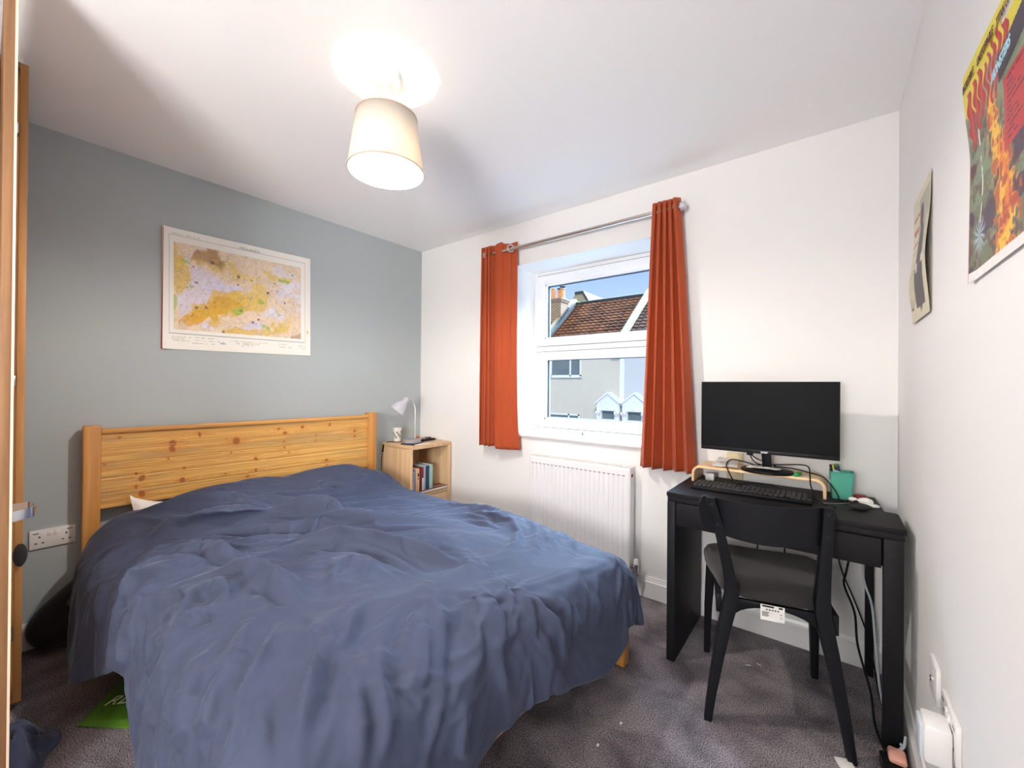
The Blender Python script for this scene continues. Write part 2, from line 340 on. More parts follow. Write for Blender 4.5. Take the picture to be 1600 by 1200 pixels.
class B:
    """collects shapes and links them as ONE mesh object"""
    def __init__(s): s.bm = bmesh.new()
    def _new(s, verts, mtx):
        for v in verts: v.co = mtx @ v.co
    def box(s, lo, hi, bev=0, rot=None, seg=2):
        c = [(a+b_)/2 for a, b_ in zip(lo, hi)]; d = [abs(b_-a) for a, b_ in zip(lo, hi)]
        t = bmesh.new(); bmesh.ops.create_cube(t, size=1)
        for v in t.verts: v.co = Vector((v.co.x*d[0], v.co.y*d[1], v.co.z*d[2]))
        if bev: bmesh.ops.bevel(t, geom=list(t.edges), offset=min(bev, min(d)*.49), segments=seg, profile=.5, affect='EDGES')
        mt = Matrix.Translation(c)
        if rot is not None: mt = mt @ Euler(rot).to_matrix().to_4x4()
        for v in t.verts: v.co = mt @ v.co
        s._merge(t); return s
    def _merge(s, t):
        me = bpy.data.meshes.new('t'); t.to_mesh(me); t.free(); s.bm.from_mesh(me); bpy.data.meshes.remove(me)
    def lathe(s, prof, c=(0, 0, 0), axis=(0, 0, 1), n=32, cap=True):
        """prof: (radius, height) pairs along the axis"""
        ax = Vector(axis).normalized(); q = Vector((0, 0, 1)).rotation_difference(ax).to_matrix()
        rows = []
        for r, h in prof:
            if r < 1e-6: rows.append([s.bm.verts.new(q @ Vector((0, 0, h)) + Vector(c))])
            else: rows.append([s.bm.verts.new(q @ Vector((r*math.cos(2*PI*i/n), r*math.sin(2*PI*i/n), h)) + Vector(c)) for i in range(n)])
        for a, b_ in zip(rows, rows[1:]):
            for i in range(n):
                j = (i+1) % n
                if len(a) == 1 and len(b_) == 1: continue
                if len(a) == 1: s.bm.faces.new((a[0], b_[j], b_[i]))
                elif len(b_) == 1: s.bm.faces.new((a[i], a[j], b_[0]))
                else: s.bm.faces.new((a[i], a[j], b_[j], b_[i]))
        if cap:
            if len(rows[0]) > 1: s.bm.faces.new(list(reversed(rows[0])))
            if len(rows[-1]) > 1: s.bm.faces.new(rows[-1])
        return s
    def cyl(s, a, b_, r, r2=None, n=20):
        a = Vector(a); b_ = Vector(b_); L = (b_-a).length
        return s.lathe([(r, 0), (r if r2 is None else r2, L)], a, b_-a, n)
    def tube(s, pts, r, n=8, closed=False, smooth=4):
        P = [Vector(p) for p in pts]
        if smooth and len(P) > 2:
            Q = []
            for i in range(len(P)-1):
                p0 = P[max(i-1, 0)]; p1 = P[i]; p2 = P[i+1]; p3 = P[min(i+2, len(P)-1)]
                for k in range(smooth):
                    t = k/smooth
                    Q.append(.5*((2*p1)+(-p0+p2)*t+(2*p0-5*p1+4*p2-p3)*t*t+(-p0+3*p1-3*p2+p3)*t**3))
            Q.append(P[-1]); P = Q
        rr = r if hasattr(r, '__len__') else None
        rows = []; up_ = None
        for i, p in enumerate(P):
            d = (P[min(i+1, len(P)-1)]-P[max(i-1, 0)]).normalized()
            if up_ is None: up_ = d.orthogonal().normalized()
            up_ = (up_ - d*up_.dot(d)).normalized(); sd_ = d.cross(up_)
            R = r if rr is None else rr[0]+(rr[-1]-rr[0])*i/(len(P)-1)
            rows.append([s.bm.verts.new(p + up_*R*math.cos(2*PI*k/n) + sd_*R*math.sin(2*PI*k/n)) for k in range(n)])
        for a, b_ in zip(rows, rows[1:]):
            for i in range(n):
                j = (i+1) % n; s.bm.faces.new((a[i], a[j], b_[j], b_[i]))
        s.bm.faces.new(list(reversed(rows[0]))); s.bm.faces.new(rows[-1])
        return s
    def prism(s, poly, lo, hi, plane='xy', bev=0):
        """polygon in a plane extruded between two heights of the third axis"""
        def P(u, v, h): return {'xy': (u, v, h), 'xz': (u, h, v), 'yz': (h, u, v)}[plane]
        t = bmesh.new()
        a = [t.verts.new(P(u, v, lo)) for u, v in poly]; b_ = [t.verts.new(P(u, v, hi)) for u, v in poly]
        n = len(poly); t.faces.new(a); t.faces.new(list(reversed(b_)))
        for i in range(n):
            j = (i+1) % n; t.faces.new((a[j], a[i], b_[i], b_[j]))
        bmesh.ops.recalc_face_normals(t, faces=t.faces)
        if bev: bmesh.ops.bevel(t, geom=list(t.edges), offset=bev, segments=2, profile=.5, affect='EDGES')
        s._merge(t); return s
    def grid(s, rows):
        R = [[s.bm.verts.new(p) for p in r] for r in rows]
        for a, b_ in zip(R, R[1:]):
            for i in range(len(a)-1): s.bm.faces.new((a[i], a[i+1], b_[i+1], b_[i]))
        return s
    def sweep(s, rings, cap=True):
        R = [[s.bm.verts.new(p) for p in r] for r in rings]; n = len(R[0])
        for a, b_ in zip(R, R[1:]):
            for i in range(n):
                j = (i+1) % n; s.bm.faces.new((a[i], a[j], b_[j], b_[i]))
        if cap: s.bm.faces.new(list(reversed(R[0]))); s.bm.faces.new(R[-1])
        return s
    def ball(s, c, r, sc=(1, 1, 1), n=16):
        t = bmesh.new(); bmesh.ops.create_uvsphere(t, u_segments=n, v_segments=max(6, n//2), radius=1)
        for v in t.verts: v.co = Vector((v.co.x*sc[0]*r+c[0], v.co.y*sc[1]*r+c[1], v.co.z*sc[2]*r+c[2]))
        s._merge(t); return s
    def build(s, name, m, parent=None, world=False, ang=35, label=None):
        bmesh.ops.recalc_face_normals(s.bm, faces=s.bm.faces)
        me = bpy.data.meshes.new(name); s.bm.to_mesh(me); s.bm.free()
        if world and parent is not None: me.transform(inv_of(parent))
        clean_smooth(me, ang)
        me.materials.append(m)
        o = bpy.data.objects.new(name, me); COL.objects.link(o)
        if parent is not None: o.parent = parent
        if label: o['label'] = label
        return o

def text_part(txt, size, m, parent, mtx, name='lettering', ext=.0004, shear=0, bold=0, xs=1.0):
    cu = bpy.data.curves.new('t', 'FONT'); cu.body = txt; cu.size = size; cu.extrude = ext; cu.shear = shear; cu.offset = bold
    cu.resolution_u = 3
    ob = bpy.data.objects.new('t', cu); COL.objects.link(ob)
    dg = bpy.context.evaluated_depsgraph_get(); me = bpy.data.meshes.new_from_object(ob.evaluated_get(dg))
    bpy.data.objects.remove(ob); bpy.data.curves.remove(cu)
    me.transform(mtx @ Matrix.Diagonal((xs, 1, 1, 1))); me.materials.clear(); me.materials.append(m); me.name = name
    o = bpy.data.objects.new(name, me); COL.objects.link(o); o.parent = parent
    return o
def frame_mtx(origin, xdir, ydir):
    x = Vector(xdir).normalized(); y = Vector(ydir).normalized(); z = x.cross(y)
    m = Matrix((x, y, z)).transposed().to_4x4(); m.translation = Vector(origin); return m
def ss(x, a, b):
    t = np.clip((x-a)/(b-a), 0, 1); return t*t*(3-2*t)
def vnoise(shape, cells, seed):
    """smooth value noise on a pixel grid"""
    rg = np.random.RandomState(seed); h, w_ = shape; ch, cw = cells
    g = rg.rand(ch+3, cw+3)
    y = np.linspace(0, ch, h); x = np.linspace(0, cw, w_)
    yi = y.astype(int); xi = x.astype(int); fy = y-yi; fx = x-xi
    fy = (fy*fy*(3-2*fy))[:, None]; fx = (fx*fx*(3-2*fx))[None, :]
    a = g[yi][:, xi]; b_ = g[yi][:, xi+1]; c = g[yi+1][:, xi]; d = g[yi+1][:, xi+1]
    return (a*(1-fx)+b_*fx)*(1-fy)+(c*(1-fx)+d*fx)*fy
def fbm(shape, cells, seed, octv=4):
    o = 0; amp = 1; t = 0; c = list(cells)
    for k in range(octv):
        o = o+amp*vnoise(shape, c, seed+k*17); t += amp; amp *= .5; c = [q*2 for q in c]
    return o/t
def color_grid(name, X, Y, Z, RGB, m, parent):
    """surface mesh from coordinate arrays with a colour per vertex (RGB linear)"""
    h, w_ = X.shape
    idx = np.arange(h*w_).reshape(h, w_)
    f = np.stack([idx[:-1, :-1], idx[:-1, 1:], idx[1:, 1:], idx[1:, :-1]], -1).reshape(-1, 4)
    me = bpy.data.meshes.new(name)
    me.vertices.add(h*w_); me.vertices.foreach_set('co', np.stack([X, Y, Z], -1).astype(np.float32).ravel())
    me.loops.add(f.size); me.loops.foreach_set('vertex_index', f.astype(np.int32).ravel())
    me.polygons.add(len(f)); me.polygons.foreach_set('loop_start', np.arange(0, f.size, 4, dtype=np.int32))
    me.update(calc_edges=True)
    if RGB is not None:
        at = me.color_attributes.new('Col', 'FLOAT_COLOR', 'POINT')
        c = np.ones((h*w_, 4), np.float32); c[:, :3] = RGB.reshape(-1, 3); at.data.foreach_set('color', c.ravel())
    me.polygons.foreach_set('use_smooth', [True]*len(me.polygons))
    me.materials.append(m)
    o = bpy.data.objects.new(name, me); COL.objects.link(o); o.parent = parent
    return o
# ================================================================== room shell
R, H = 3.105, 2.40
YB = -3.35
WX0, WX1, WZ0, WZ1 = 1.046, 2.125, .868, 2.092      # window opening
WD = .26                                              # depth of the reveal
def struct(name, b, m, parent=None, **k):
    o = b.build(name, m, parent, **k)
    if parent is None: o['kind'] = 'structure'
    return o
struct('floor', B().box((-.3, YB-.9, -.12), (R+.3, .42, 0)), M['carpet'])
struct('ceiling', B().box((-.3, YB-.9, H), (R+.3, .42, H+.15)), M['ceiling'])
struct('wall_left', B().box((-.2, YB-.15, 0), (0, .0, H)), M['grey_wall'])
struct('wall_right', B().box((R, YB-.9, 0), (R+.2, .0, H)), M['white_wall'])
wb = B()
wb.box((-.2, 0, 0), (WX0, .40, H)).box((WX1, 0, 0), (R+.2, .40, H)).box((WX0, 0, 0), (WX1, .40, WZ0-.012)).box((WX0, 0, WZ1), (WX1, .40, H))
struct('wall_window', wb, M['white_wall'])
wk = B()
wk.box((-.2, YB-.12, 0), (1.75, YB, H)).box((2.78, YB-.12, 0), (R, YB, H)).box((1.75, YB-.12, 2.03), (2.78, YB, H))
struct('wall_back', wk, M['white_wall'])
struct('wall_hall', B().box((-.2, YB-1.0, 0), (R+.2, YB-.9, H)), M['white_wall'])
struct('wall_hall_end', B().box((.9, YB-.9, 0), (1.0, YB-.12, H)), M['white_wall'])
def skirting(name, a, b_, nrm):
    """profiled board from a to b_ along the foot of a wall; nrm points into the room"""
    prof = [(0, 0), (.016, 0), (.016, .092), (.013, .096), (.013, .101), (.009, .108), (.006, .120), (0, .120)]
    a = Vector(a); b_ = Vector(b_); nn = Vector(nrm)
    t = B(); t.sweep([[p + nn*u + Vector((0, 0, z)) for u, z in prof] for p in (a, b_)])
    struct(name, t, M['white_gloss'], ang=20)
skirting('baseboard_window', (0, 0, 0), (R-.016, 0, 0), (0, -1, 0))
skirting('baseboard_left', (0, -.016, 0), (0, -2.28, 0), (1, 0, 0))
skirting('baseboard_right', (R, 0, 0), (R, YB, 0), (-1, 0, 0))

# ------------------------------------------------------------------ window
win = structure('window_1')
y0, y1 = WD, WD+.07
f = B()
f.box((WX0, y0, WZ0), (WX0+.03, y1, WZ1), .004).box((WX1-.03, y0, WZ0), (WX1, y1, WZ1), .004)
f.box((WX0+.03, y0, WZ1-.03), (WX1-.03, y1, WZ1), .004).box((WX0+.03, y0, WZ0), (WX1-.03, y1, WZ0+.035), .004)
f.box((WX0+.03, y0, 1.478), (WX1-.03, y1, 1.522), .004)
f.build('window_frame', M['upvc'], win)
def casement(z0, z1, gz0, gz1, hz):
    a, b_ = WX0+.032, WX1-.032
    ga, gb = 1.148, WX1-.105
    s = B()
    ya, yb = y0-.012, y1-.01
    s.box((a, ya, z0), (ga, yb, z1), .006).box((gb, ya, z0), (b_, yb, z1), .006)
    s.box((ga, ya, gz1), (gb, yb, z1), .006).box((ga, ya, z0), (gb, yb, gz0), .006)
    s.box((ga-.004, ya+.006, gz0), (ga+.012, yb-.006, gz1)).box((gb-.012, ya+.006, gz0), (gb+.004, yb-.006, gz1))
    s.box((ga, ya+.006, gz1-.010), (gb, yb-.006, gz1+.004)).box((ga, ya+.006, gz0-.004), (gb, yb-.006, gz0+.012))
    c = s.build('casement', M['upvc'], win)
    g = B()
    for xa, za, xb, zb in ((ga+.012, gz0+.012, ga+.017, gz1-.010), (gb-.017, gz0+.012, gb-.012, gz1-.010), (ga+.012, gz1-.014, gb-.012, gz1-.010), (ga+.012, gz0+.012, gb-.012, gz0+.016)):
        g.box((xa, y0+.018, za), (xb, y0+.040, zb))
    g.build('gasket', M['dark_gasket'], c)
    B().box((ga+.01, y0+.024, gz0+.01), (gb-.01, y0+.028, gz1-.008)).build('pane', glass_mat('window_glass', (.97, .985, .98), .04), c)
    g = B()
    for q4 in (((a-.002, y0-.004, z0-.003), (a+.004, y0+.02, z1+.003)), ((b_-.004, y0-.004, z0-.003), (b_+.002, y0+.02, z1+.003)), ((a, y0-.004, z0-.003), (b_, y0+.02, z0+.003)), ((a, y0-.004, z1-.003), (b_, y0+.02, z1+.003))):
        g.box(*q4)
    g.build('seal', M['dark_gasket'], c)
    h = B()
    hx = 1.585
    h.box((hx-.012, ya-.012, hz-.018), (hx+.012, ya, hz+.016), .004)
    h.cyl((hx, ya-.022, hz+.002), (hx, ya-.01, hz+.002), .009)
    h.tube([(hx, ya-.022, hz+.002), (hx+.02, ya-.030, hz+.010), (hx+.055, ya-.034, hz+.014), (hx+.105, ya-.032, hz+.013)], (.007, .005))
    h.build('handle', M['upvc'], c)
casement(1.522, 2.062, 1.575, 1.992, 1.546)
casement(.905, 1.478, .966, 1.425, .932)
v = B(); v.box((1.42, y0-.030, 2.018), (1.80, y0-.010, 2.036), .004); v.box((1.44, y0-.034, 2.022), (1.78, y0-.028, 2.030), .002)
v.build('trickle_vent', M['upvc'], win)
sb = B(); sb.box((WX0-.025, -.032, WZ0-.012), (WX1+.025, 0, WZ0+.012), .009, seg=3); sb.box((WX0, -.012, WZ0-.012), (WX1, WD+.002, WZ0+.012))
sb.build('sill_board', M['white_gloss'], win)
tag(B().lathe([(.0, 0), (.008, 0), (.010, .004), (.004, .007), (.003, .012), (.006, .018), (0, .021)], (1.53, .155, WZ0+.012), n=14).build('push_pin', mat('blue_plastic', S(60, 70, 150), .3)),
    'tiny blue push pin standing on the white window sill', 'pin')

# ------------------------------------------------------------------ curtain pole and curtains
PY, PZ = -.085, 2.190
pole = thing('curtain_pole', 'slim metal curtain pole fixed to the wall above the window', 'curtain pole', (1.55, PY, PZ))
B().cyl((.84, PY, PZ), (2.235, PY, PZ), .0115).build('rod', mat('satin_nickel', (.62, .57, .54), .3, 1.0), pole, world=True)
for s_, x in ((-1, .84), (1, 2.235)):
    B().lathe([(.0125, 0), (.021, .002), (.023, .012), (.021, .026), (.012, .030), (0, .031)], (x, PY, PZ), (s_, 0, 0)).build('finial', M['lamp_grey'], pole, world=True)
for x in (.865, 2.215):
    B().cyl((x, 0, PZ-.004), (x, -.008, PZ-.004), .021).cyl((x, -.006, PZ-.004), (x, PY+.002, PZ), .007).lathe([(.017, -.008), (.017, .008)], (x, PY, PZ), (1, 0, 0)).build('bracket', M['steel'], pole, world=True)

def curtain(name, label, top, bot, keys_t, keys_b, zt, zb, yc, amp_t, amp_b, phase, hemz=None, flap=None):
    """pleated cloth; keys give how the pleats bunch from one side to the other at top and hem"""
    nu, nv = 190, 70
    t = np.linspace(0, 1, nu)
    rows = []
    folds = len(keys_t)-1
    X = np.zeros((nv, nu)); Y = np.zeros((nv, nu)); Z = np.zeros((nv, nu))
    kt = np.interp(t, np.linspace(0, 1, folds+1), keys_t); kb = np.interp(t, np.linspace(0, 1, folds+1), keys_b)
    rg = np.random.RandomState(phase)
    jit = np.interp(t, np.linspace(0, 1, 9), rg.rand(9)*.5+.75)
    for j in range(nv):
        v_ = j/(nv-1); z = zt+(zb-zt)*v_
        x_t = top[0]+(top[1]-top[0])*kt; x_b = bot[0]+(bot[1]-bot[0])*kb
        e = v_**.9
        x = x_t*(1-e)+x_b*e
        am = amp_t*(1-e)+amp_b*e
        w_ = np.sin(t*folds*2*PI+.4)
        w2 = np.sign(w_)*np.abs(w_)**.8
        y = yc + am*jit*w2 + .006*e*np.sin(t*23+3*v_)
        x = x + .012*(1-.3*e)*np.sin(t*folds*4*PI+.8)*min(1, am/.03)
        X[j] = x; Y[j] = y; Z[j] = z + (.008*np.sin(t*folds*2*PI+1)*(1-v_)**6 if hemz is None else 0)
        if hemz is not None: Z[j] += hemz(t)*v_**4
    if flap: X, Y, Z = flap(X, Y, Z, t)
    root = thing(name, label, 'curtain', (float(X[0].mean()), yc, zt), group='curtains at the window')
    mi = inv_of(root); ox, oy, oz = root.location
    o = color_grid('cloth', X-ox, Y-oy, Z-oz, None, M['curtain'], root)
    sd_ = o.modifiers.new('thick', 'SOLIDIFY'); sd_.thickness = .003; sd_.offset = 0
    return root
def eyelet(root, x, y, z, nrm):
    B().lathe([(.020, -.003), (.029, -.004), (.029, .004), (.020, .003), (.020, -.003)], (x, y, z), nrm, 28, cap=False).build('eyelet', M['chrome'], root, world=True)
def flapL(X, Y, Z, t):
    # the leading edge is pulled forward and turned, flat, towards the window
    k = ss(t, .62, .8)[None, :]; v = np.linspace(0, 1, X.shape[0])[:, None]
    tt = ((t-.62)/.38).clip(0, 1)[None, :]
    Y2 = -.115 + .075*tt*tt - .015*v
    Y = Y*(1-k)+Y2*k
    Z = Z - .012*k*v**5
    X = X + .035*(tt**3)*v**6
    return X, Y, Z
cl = curtain('curtain', 'orange curtain on the left side of the window with a flat forward edge', (.800, 1.095), (.790, 1.110),
             [0, .12, .24, .36, .62, 1], [0, .16, .30, .42, .66, 1], 2.245, .775, PY, .026, .036, 3, flap=flapL)
eyelet(cl, 1.075, -.085, 2.196, (.85, -.5, 0))
cr_ = curtain('curtain', 'orange curtain on the right side of the window, widening towards its hem', (2.085, 2.225), (2.015, 2.315),
              [0, .2, .42, .6, .78, 1], [0, .2, .38, .58, .78, 1], 2.238, .765, PY, .030, .040, 11)
eyelet(cr_, 2.215, -.085, 2.192, (1, -.2, 0))

# ------------------------------------------------------------------ radiator
rad = thing('radiator', 'white ribbed panel radiator below the window', 'radiator', (1.62, -.03, .14))
x0, x1, z0, z1 = 1.262, 1.972, .155, .748
yf = -.105
n_ = 22; pit = (x1-x0-.04)/n_
xs = [(x0, yf+.012), (x0+.004, yf+.003), (x0+.012, yf)]
for i in range(n_):
    a = x0+.02+i*pit
    xs += [(a+pit*.40, yf), (a+pit*.46, yf+.006), (a+pit*.54, yf+.006), (a+pit*.60, yf)]
xs += [(x1-.012, yf), (x1-.004, yf+.003), (x1, yf+.012)]
pr = B()
rows = []
for z, k in ((z0, 1), (z0+.02, 0), (z0+.035, 0), (z1-.055, 0), (z1-.045, 1), (z1-.012, 1), (z1-.002, 1)):
    flat = 1 if z in (z0, z0+.02) or z >= z1-.046 else 0
    row = []
    for x, y in xs:
        yy = yf if (flat and abs(y-yf-.006) < 1e-6) else y
        row.append((x, yy+(.006 if z in (z0, z1-.002) else 0), z))
    rows.append(row)
pr.grid(rows)
o = pr.build('front_panel', M['radiator'], rad, world=True, ang=25)
sm = o.modifiers.new('thick', 'SOLIDIFY'); sm.thickness = .002
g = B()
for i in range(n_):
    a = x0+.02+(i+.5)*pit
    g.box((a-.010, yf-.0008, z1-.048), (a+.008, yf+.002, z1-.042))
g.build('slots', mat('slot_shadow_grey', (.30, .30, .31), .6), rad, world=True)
for xa_, xb_ in ((x1-.004, x1+.002), (x0-.002, x0+.004)): B().box((xa_, yf+.006, z0), (xb_, -.035, z1), .002).build('side_panel', M['radiator'], rad, world=True)
t = B(); t.box((x0, yf+.004, z1-.004), (x1, yf+.016, z1+.002), .001); t.box((x0, -.046, z1-.004), (x1, -.035, z1+.002), .001)
for i in range(28): t.box((x0+.02+i*.0245, yf+.015, z1-.003), (x0+.026+i*.0245, -.045, z1), 0)
t.build('top_grille', M['radiator'], rad, world=True)
B().box((x0+.006, -.042, z0+.01), (x1-.006, -.034, z1-.02)).build('back_panel', M['radiator'], rad, world=True)
B().cyl((x1-.01, -.070, z1-.045), (x1+.004, -.070, z1-.045), .011).build('bleed_plug', M['brown_leather'], rad, world=True)
for xa_ in (x0+.1, x1-.13): B().box((xa_, -.036, .30), (xa_+.03, -.001, .6)).build('bracket', M['radiator'], rad, world=True)
vx, vy, vz = 2.002, -.070, .178
vb = B(); vb.cyl((x1-.006, vy, vz), (vx, vy, vz), .010).cyl((x1+.006, vy, vz), (x1+.018, vy, vz), .015, n=6)
vb.cyl((vx, vy, vz-.035), (vx, vy, vz+.02), .012).cyl((vx, vy, vz-.045), (vx, vy, vz-.028), .015, n=6).cyl((vx, vy, 0.0), (vx, vy, vz-.03), .0075)
vl = vb.build('valve', M['chrome'], rad, world=True)
B().lathe([(.014, 0), (.014, .022), (.010, .030), (0, .031)], (vx, vy, vz+.02), n=18).build('valve_cap', M['plastic_white'], vl, world=True)

# ------------------------------------------------------------------ sockets
def socket(name, label, loc, face, n_gang, w_, h_=.086, aerial=False):
    """plate centred at loc; face is the wall normal (+x or -x)"""
    root = thing(name, label, 'socket', loc)
    sgn = face
    def bx(bb, ya, yb, za, zb, xa, xb, bev=0): bb.box((min(sgn*xa, sgn*xb), ya, za), (max(sgn*xa, sgn*xb), yb, zb), bev)
    p = B(); bx(p, -w_/2, w_/2, -h_/2, h_/2, 0, .010, .003); p.build('plate', M['plastic_white'], root)
    if aerial:
        B().lathe([(.008, 0), (.008, .004), (.0055, .006), (.004, .003), (0, .003)], (sgn*.009, 0, 0), (sgn, 0, 0), 20).build('aerial_port', M['chrome'], root)
        return root
    for k in (-1, 1) if n_gang == 2 else (0,):
        cy = k*w_*.25
        for dy, dz, ww, hh in ((0, -.002+.012, .006, .008), (-.011, -.017, .008, .005), (.011, -.017, .008, .005)):
            hl_ = B(); bx(hl_, cy*1.15+dy-ww/2, cy*1.15+dy+ww/2, dz-hh/2, dz+hh/2, .0095, .0105); hl_.build('pin_hole', M['dark_gasket'], root)
        hl_ = B(); bx(hl_, k*w_*.36-.009, k*w_*.36+.009, .026, .030, .0095, .0106); hl_.build('indicator', M['dark_gasket'], root)
        sw = B(); bx(sw, k*.011-.008, k*.011+.008, .010, .032, .0095, .0135, .002); sw.build('switch', M['plastic_white'], root)
    return root
socket('double_socket', 'white double socket on the grey wall left of the headboard', (0, -2.178, .491), 1, 2, .147)
socket('aerial_socket', 'small white aerial socket low on the right wall, nearer the desk', (R, -.852, .466), -1, 1, .092, .092, aerial=True)
socket('double_socket', 'white double socket low on the right wall with an adaptor in it', (R, -1.035, .462), -1, 2, .147)
ad = thing('plug_adaptor', 'bulky white plug adaptor in the double socket on the right wall', 'adaptor', (R-.011, -1.065, .452))
B().box((-.046, -.034, -.055), (0, .034, .030), .008).build('body', M['plastic_white'], ad)
B().box((-.052, -.028, -.048), (-.044, .028, .022), .003).build('face_plate', mat('pale_grey_plastic', S(200, 206, 214), .4), ad)

# ------------------------------------------------------------------ pendant lamp
pl = thing('pendant_lamp', 'lit cream drum pendant lamp hanging from the ceiling', 'lamp', (1.545, -1.445, H))
B().lathe([(.052, 0), (.052, -.030), (.049, -.034), (0, -.034)], n=48).build('ceiling_rose', M['plastic_white'], pl)
B().cyl((0, 0, -.034), (0, 0, -.205), .0026, n=10).lathe([(.007, -.034), (.007, -.042), (.003, -.05)], n=14).build('cord', M['plastic_white'], pl)
SH_T, SH_B = -.168, -.372
sh = B(); rt_, rb_ = .112, .139
sh.lathe([(rt_, SH_T), (rb_, SH_B)], n=72, cap=False)
so = sh.build('lamp_shade', M['shade'], pl, ang=80)
q = so.modifiers.new('t', 'SOLIDIFY'); q.thickness = .0012
tr_ = B()
for r_, z in ((rt_, SH_T), (rb_, SH_B)): tr_.lathe([(r_-.002, z-.002), (r_+.0018, z-.002), (r_+.0018, z+.002), (r_-.002, z+.002), (r_-.002, z-.002)], n=72, cap=False)
for k in range(3):
    a = k*2*PI/3+.3
    tr_.tube([(rt_*math.cos(a), rt_*math.sin(a), SH_T), (.06*math.cos(a), .06*math.sin(a), SH_T-.03), (.02*math.cos(a), .02*math.sin(a), SH_T-.062)], .0015, 6)
tr_.lathe([(.020, SH_T-.064), (.024, SH_T-.064), (.024, SH_T-.060), (.020, SH_T-.060), (.020, SH_T-.064)], n=24, cap=False)
tr_.build('shade_ring', mat('shade_trim', S(196, 170, 150), .6), so)
B().lathe([(.012, -.195), (.018, -.205), (.018, -.250), (.014, -.255)], n=24).build('lamp_holder', M['plastic_white'], pl)
bo_ = B().lathe([(0, -.3295), (.0333, -.3295), (.034, -.335), (.030, -.353), (.018, -.366), (0, -.370)], n=32, cap=False).build('bulb', M['bulb'], pl)
B().lathe([(.012, -.252), (.014, -.268), (.022, -.290), (.030, -.310), (.0336, -.3282), (0, -.3288)], n=32).build('blocking_collar', M['plastic_white'], bo_)  # opaque collar added to block the bulb's light towards the ceiling

# ================================================================== bed
BED_O = (.03, -2.09, 0); BED_R = math.radians(-2.5)
bed = thing('bed', 'knotty pine double bed with a tall planked headboard', 'bed', BED_O, BED_R)
for v0_, v1_, lab in ((0, .062, None), (1.478, 1.545, None)):
    p_ = B(); p_.box((0, v0_, 0), (.064, v1_, 1.008), .006, seg=2)
    p_.build('headboard_post', M['pine_z'], bed)
B().box((.002, .062, .968), (.060, 1.478, .990), .004).build('top_rail', M['pine_y'], bed)
# planked panel with knots
h_, w_ = 150, 560
v = np.linspace(.062, 1.478, w_); z = np.linspace(.600, .968, h_)
V, Z = np.meshgrid(v, z)
KN = [(.336,.893,8),(.334,.863,7),(.631,.878,9),(.453,.93,6),(.901,.904,5),(.894,.848,3),(.898,.811,3),(.926,.775,3),(.863,.931,5),(1.1,.87,3),(1.096,.836,3),(1.376,.878,5),(1.376,.841,4),(1.191,.937,5),(.735,.759,5),(.736,.689,5),(.692,.658,4),(.578,.691,3),(.379,.689,6),(.213,.727,7),(.191,.753,4),(.191,.685,5),(.213,.646,7),(1.171,.693,5),(1.176,.657,4),(.318,.814,3),(.605,.813,3),(.128,.943,3),(.386,.753,3),(1.008,.933,5),(.075,.816,3)]
warp = np.zeros_like(V)
for kv, kz, kr in KN:
    d2 = ((V-kv)/.05)**2+((Z-kz)/.016)**2
    warp += np.sign(Z-kz)*np.exp(-d2)*.010*kr/7
zz = Z+warp
board = (Z-.600)/.0736
bi = np.floor(board)
g1 = np.zeros_like(V)
rg = np.random.RandomState(5)
base_n = fbm((h_, w_), (18, 2), 3, 4)
prof = rg.rand(900); prof = np.convolve(prof, np.ones(3)/3, 'same')
idx = ((zz-.55)*1500 + base_n*26 + bi*77).clip(0, 898)
g1 = prof[idx.astype(int)]*(1-(idx % 1))+prof[idx.astype(int)+1]*(idx % 1)
ca = np.array(S(196, 140, 68)); cb = np.array(S(228, 180, 104)); cc = np.array(S(170, 138, 92))
kk = ss(g1, .25, .75)[..., None]
rgb = ca*(1-kk)+cb*kk
gr = ss(fbm((h_, w_), (12, 3), 40, 3), .56, .72)[..., None]*.55
rgb = rgb*(1-gr)+cc*gr
rgb = rgb*(.96+.08*rg.rand(6)[bi.clip(0, 5).astype(int)])[..., None]
groove = np.exp(-((board-np.round(board))/.022)**2)*((board > .5) & (board < 4.6))
rgb = rgb*(1-.30*groove[..., None])
kc = np.array(S(112, 48, 16))
for i, (kv, kz, kr) in enumerate(KN):
    a = rg.rand()*PI; s1 = kr*.00155; s2 = kr*.0010*(1+rg.rand())
    dv = V-kv; dz = Z-kz
    e1 = dv*math.cos(a)+dz*math.sin(a); e2 = -dv*math.sin(a)+dz*math.cos(a)
    d = np.sqrt((e1/(s1*1.5))**2+(e2/s2)**2)
    k = (1-ss(d, .75, 1.25))[..., None]; rgb = rgb*(1-k*.85)+kc*k*.85
    halo = np.exp(-((dv/(s1*4))**2+(dz/(s2*2.2))**2))[..., None]*.35; rgb = rgb*(1-halo)+np.array(S(205, 120, 48))*halo
U = np.full_like(V, .046) - .002*groove
po = color_grid('headboard_panel', U, V, Z, rgb, M['pine_panel'], bed)
q = po.modifiers.new('t', 'SOLIDIFY'); q.thickness = .022; q.offset = -1 if True else 1
B().box((.060, .060, .20), (2.04, .084, .330), .003).build('side_rail', M['pine_x'], bed)
B().box((.060, 1.500, .20), (2.04, 1.524, .330), .003).build('side_rail', M['pine_x'], bed)
B().box((2.045, .086, .20), (2.070, 1.512, .330), .003).build('foot_rail', M['pine_y'], bed)
for v_ in (.044, 1.514):
    B().box((2.030, v_, 0), (2.086, v_+.054, .345), .004).build('leg', M['pine_z'], bed)
for k in range(12):
    B().box((.10+k*.165, .085, .262), (.17+k*.165, 1.498, .278)).build('slat', M['pine_y'], bed)

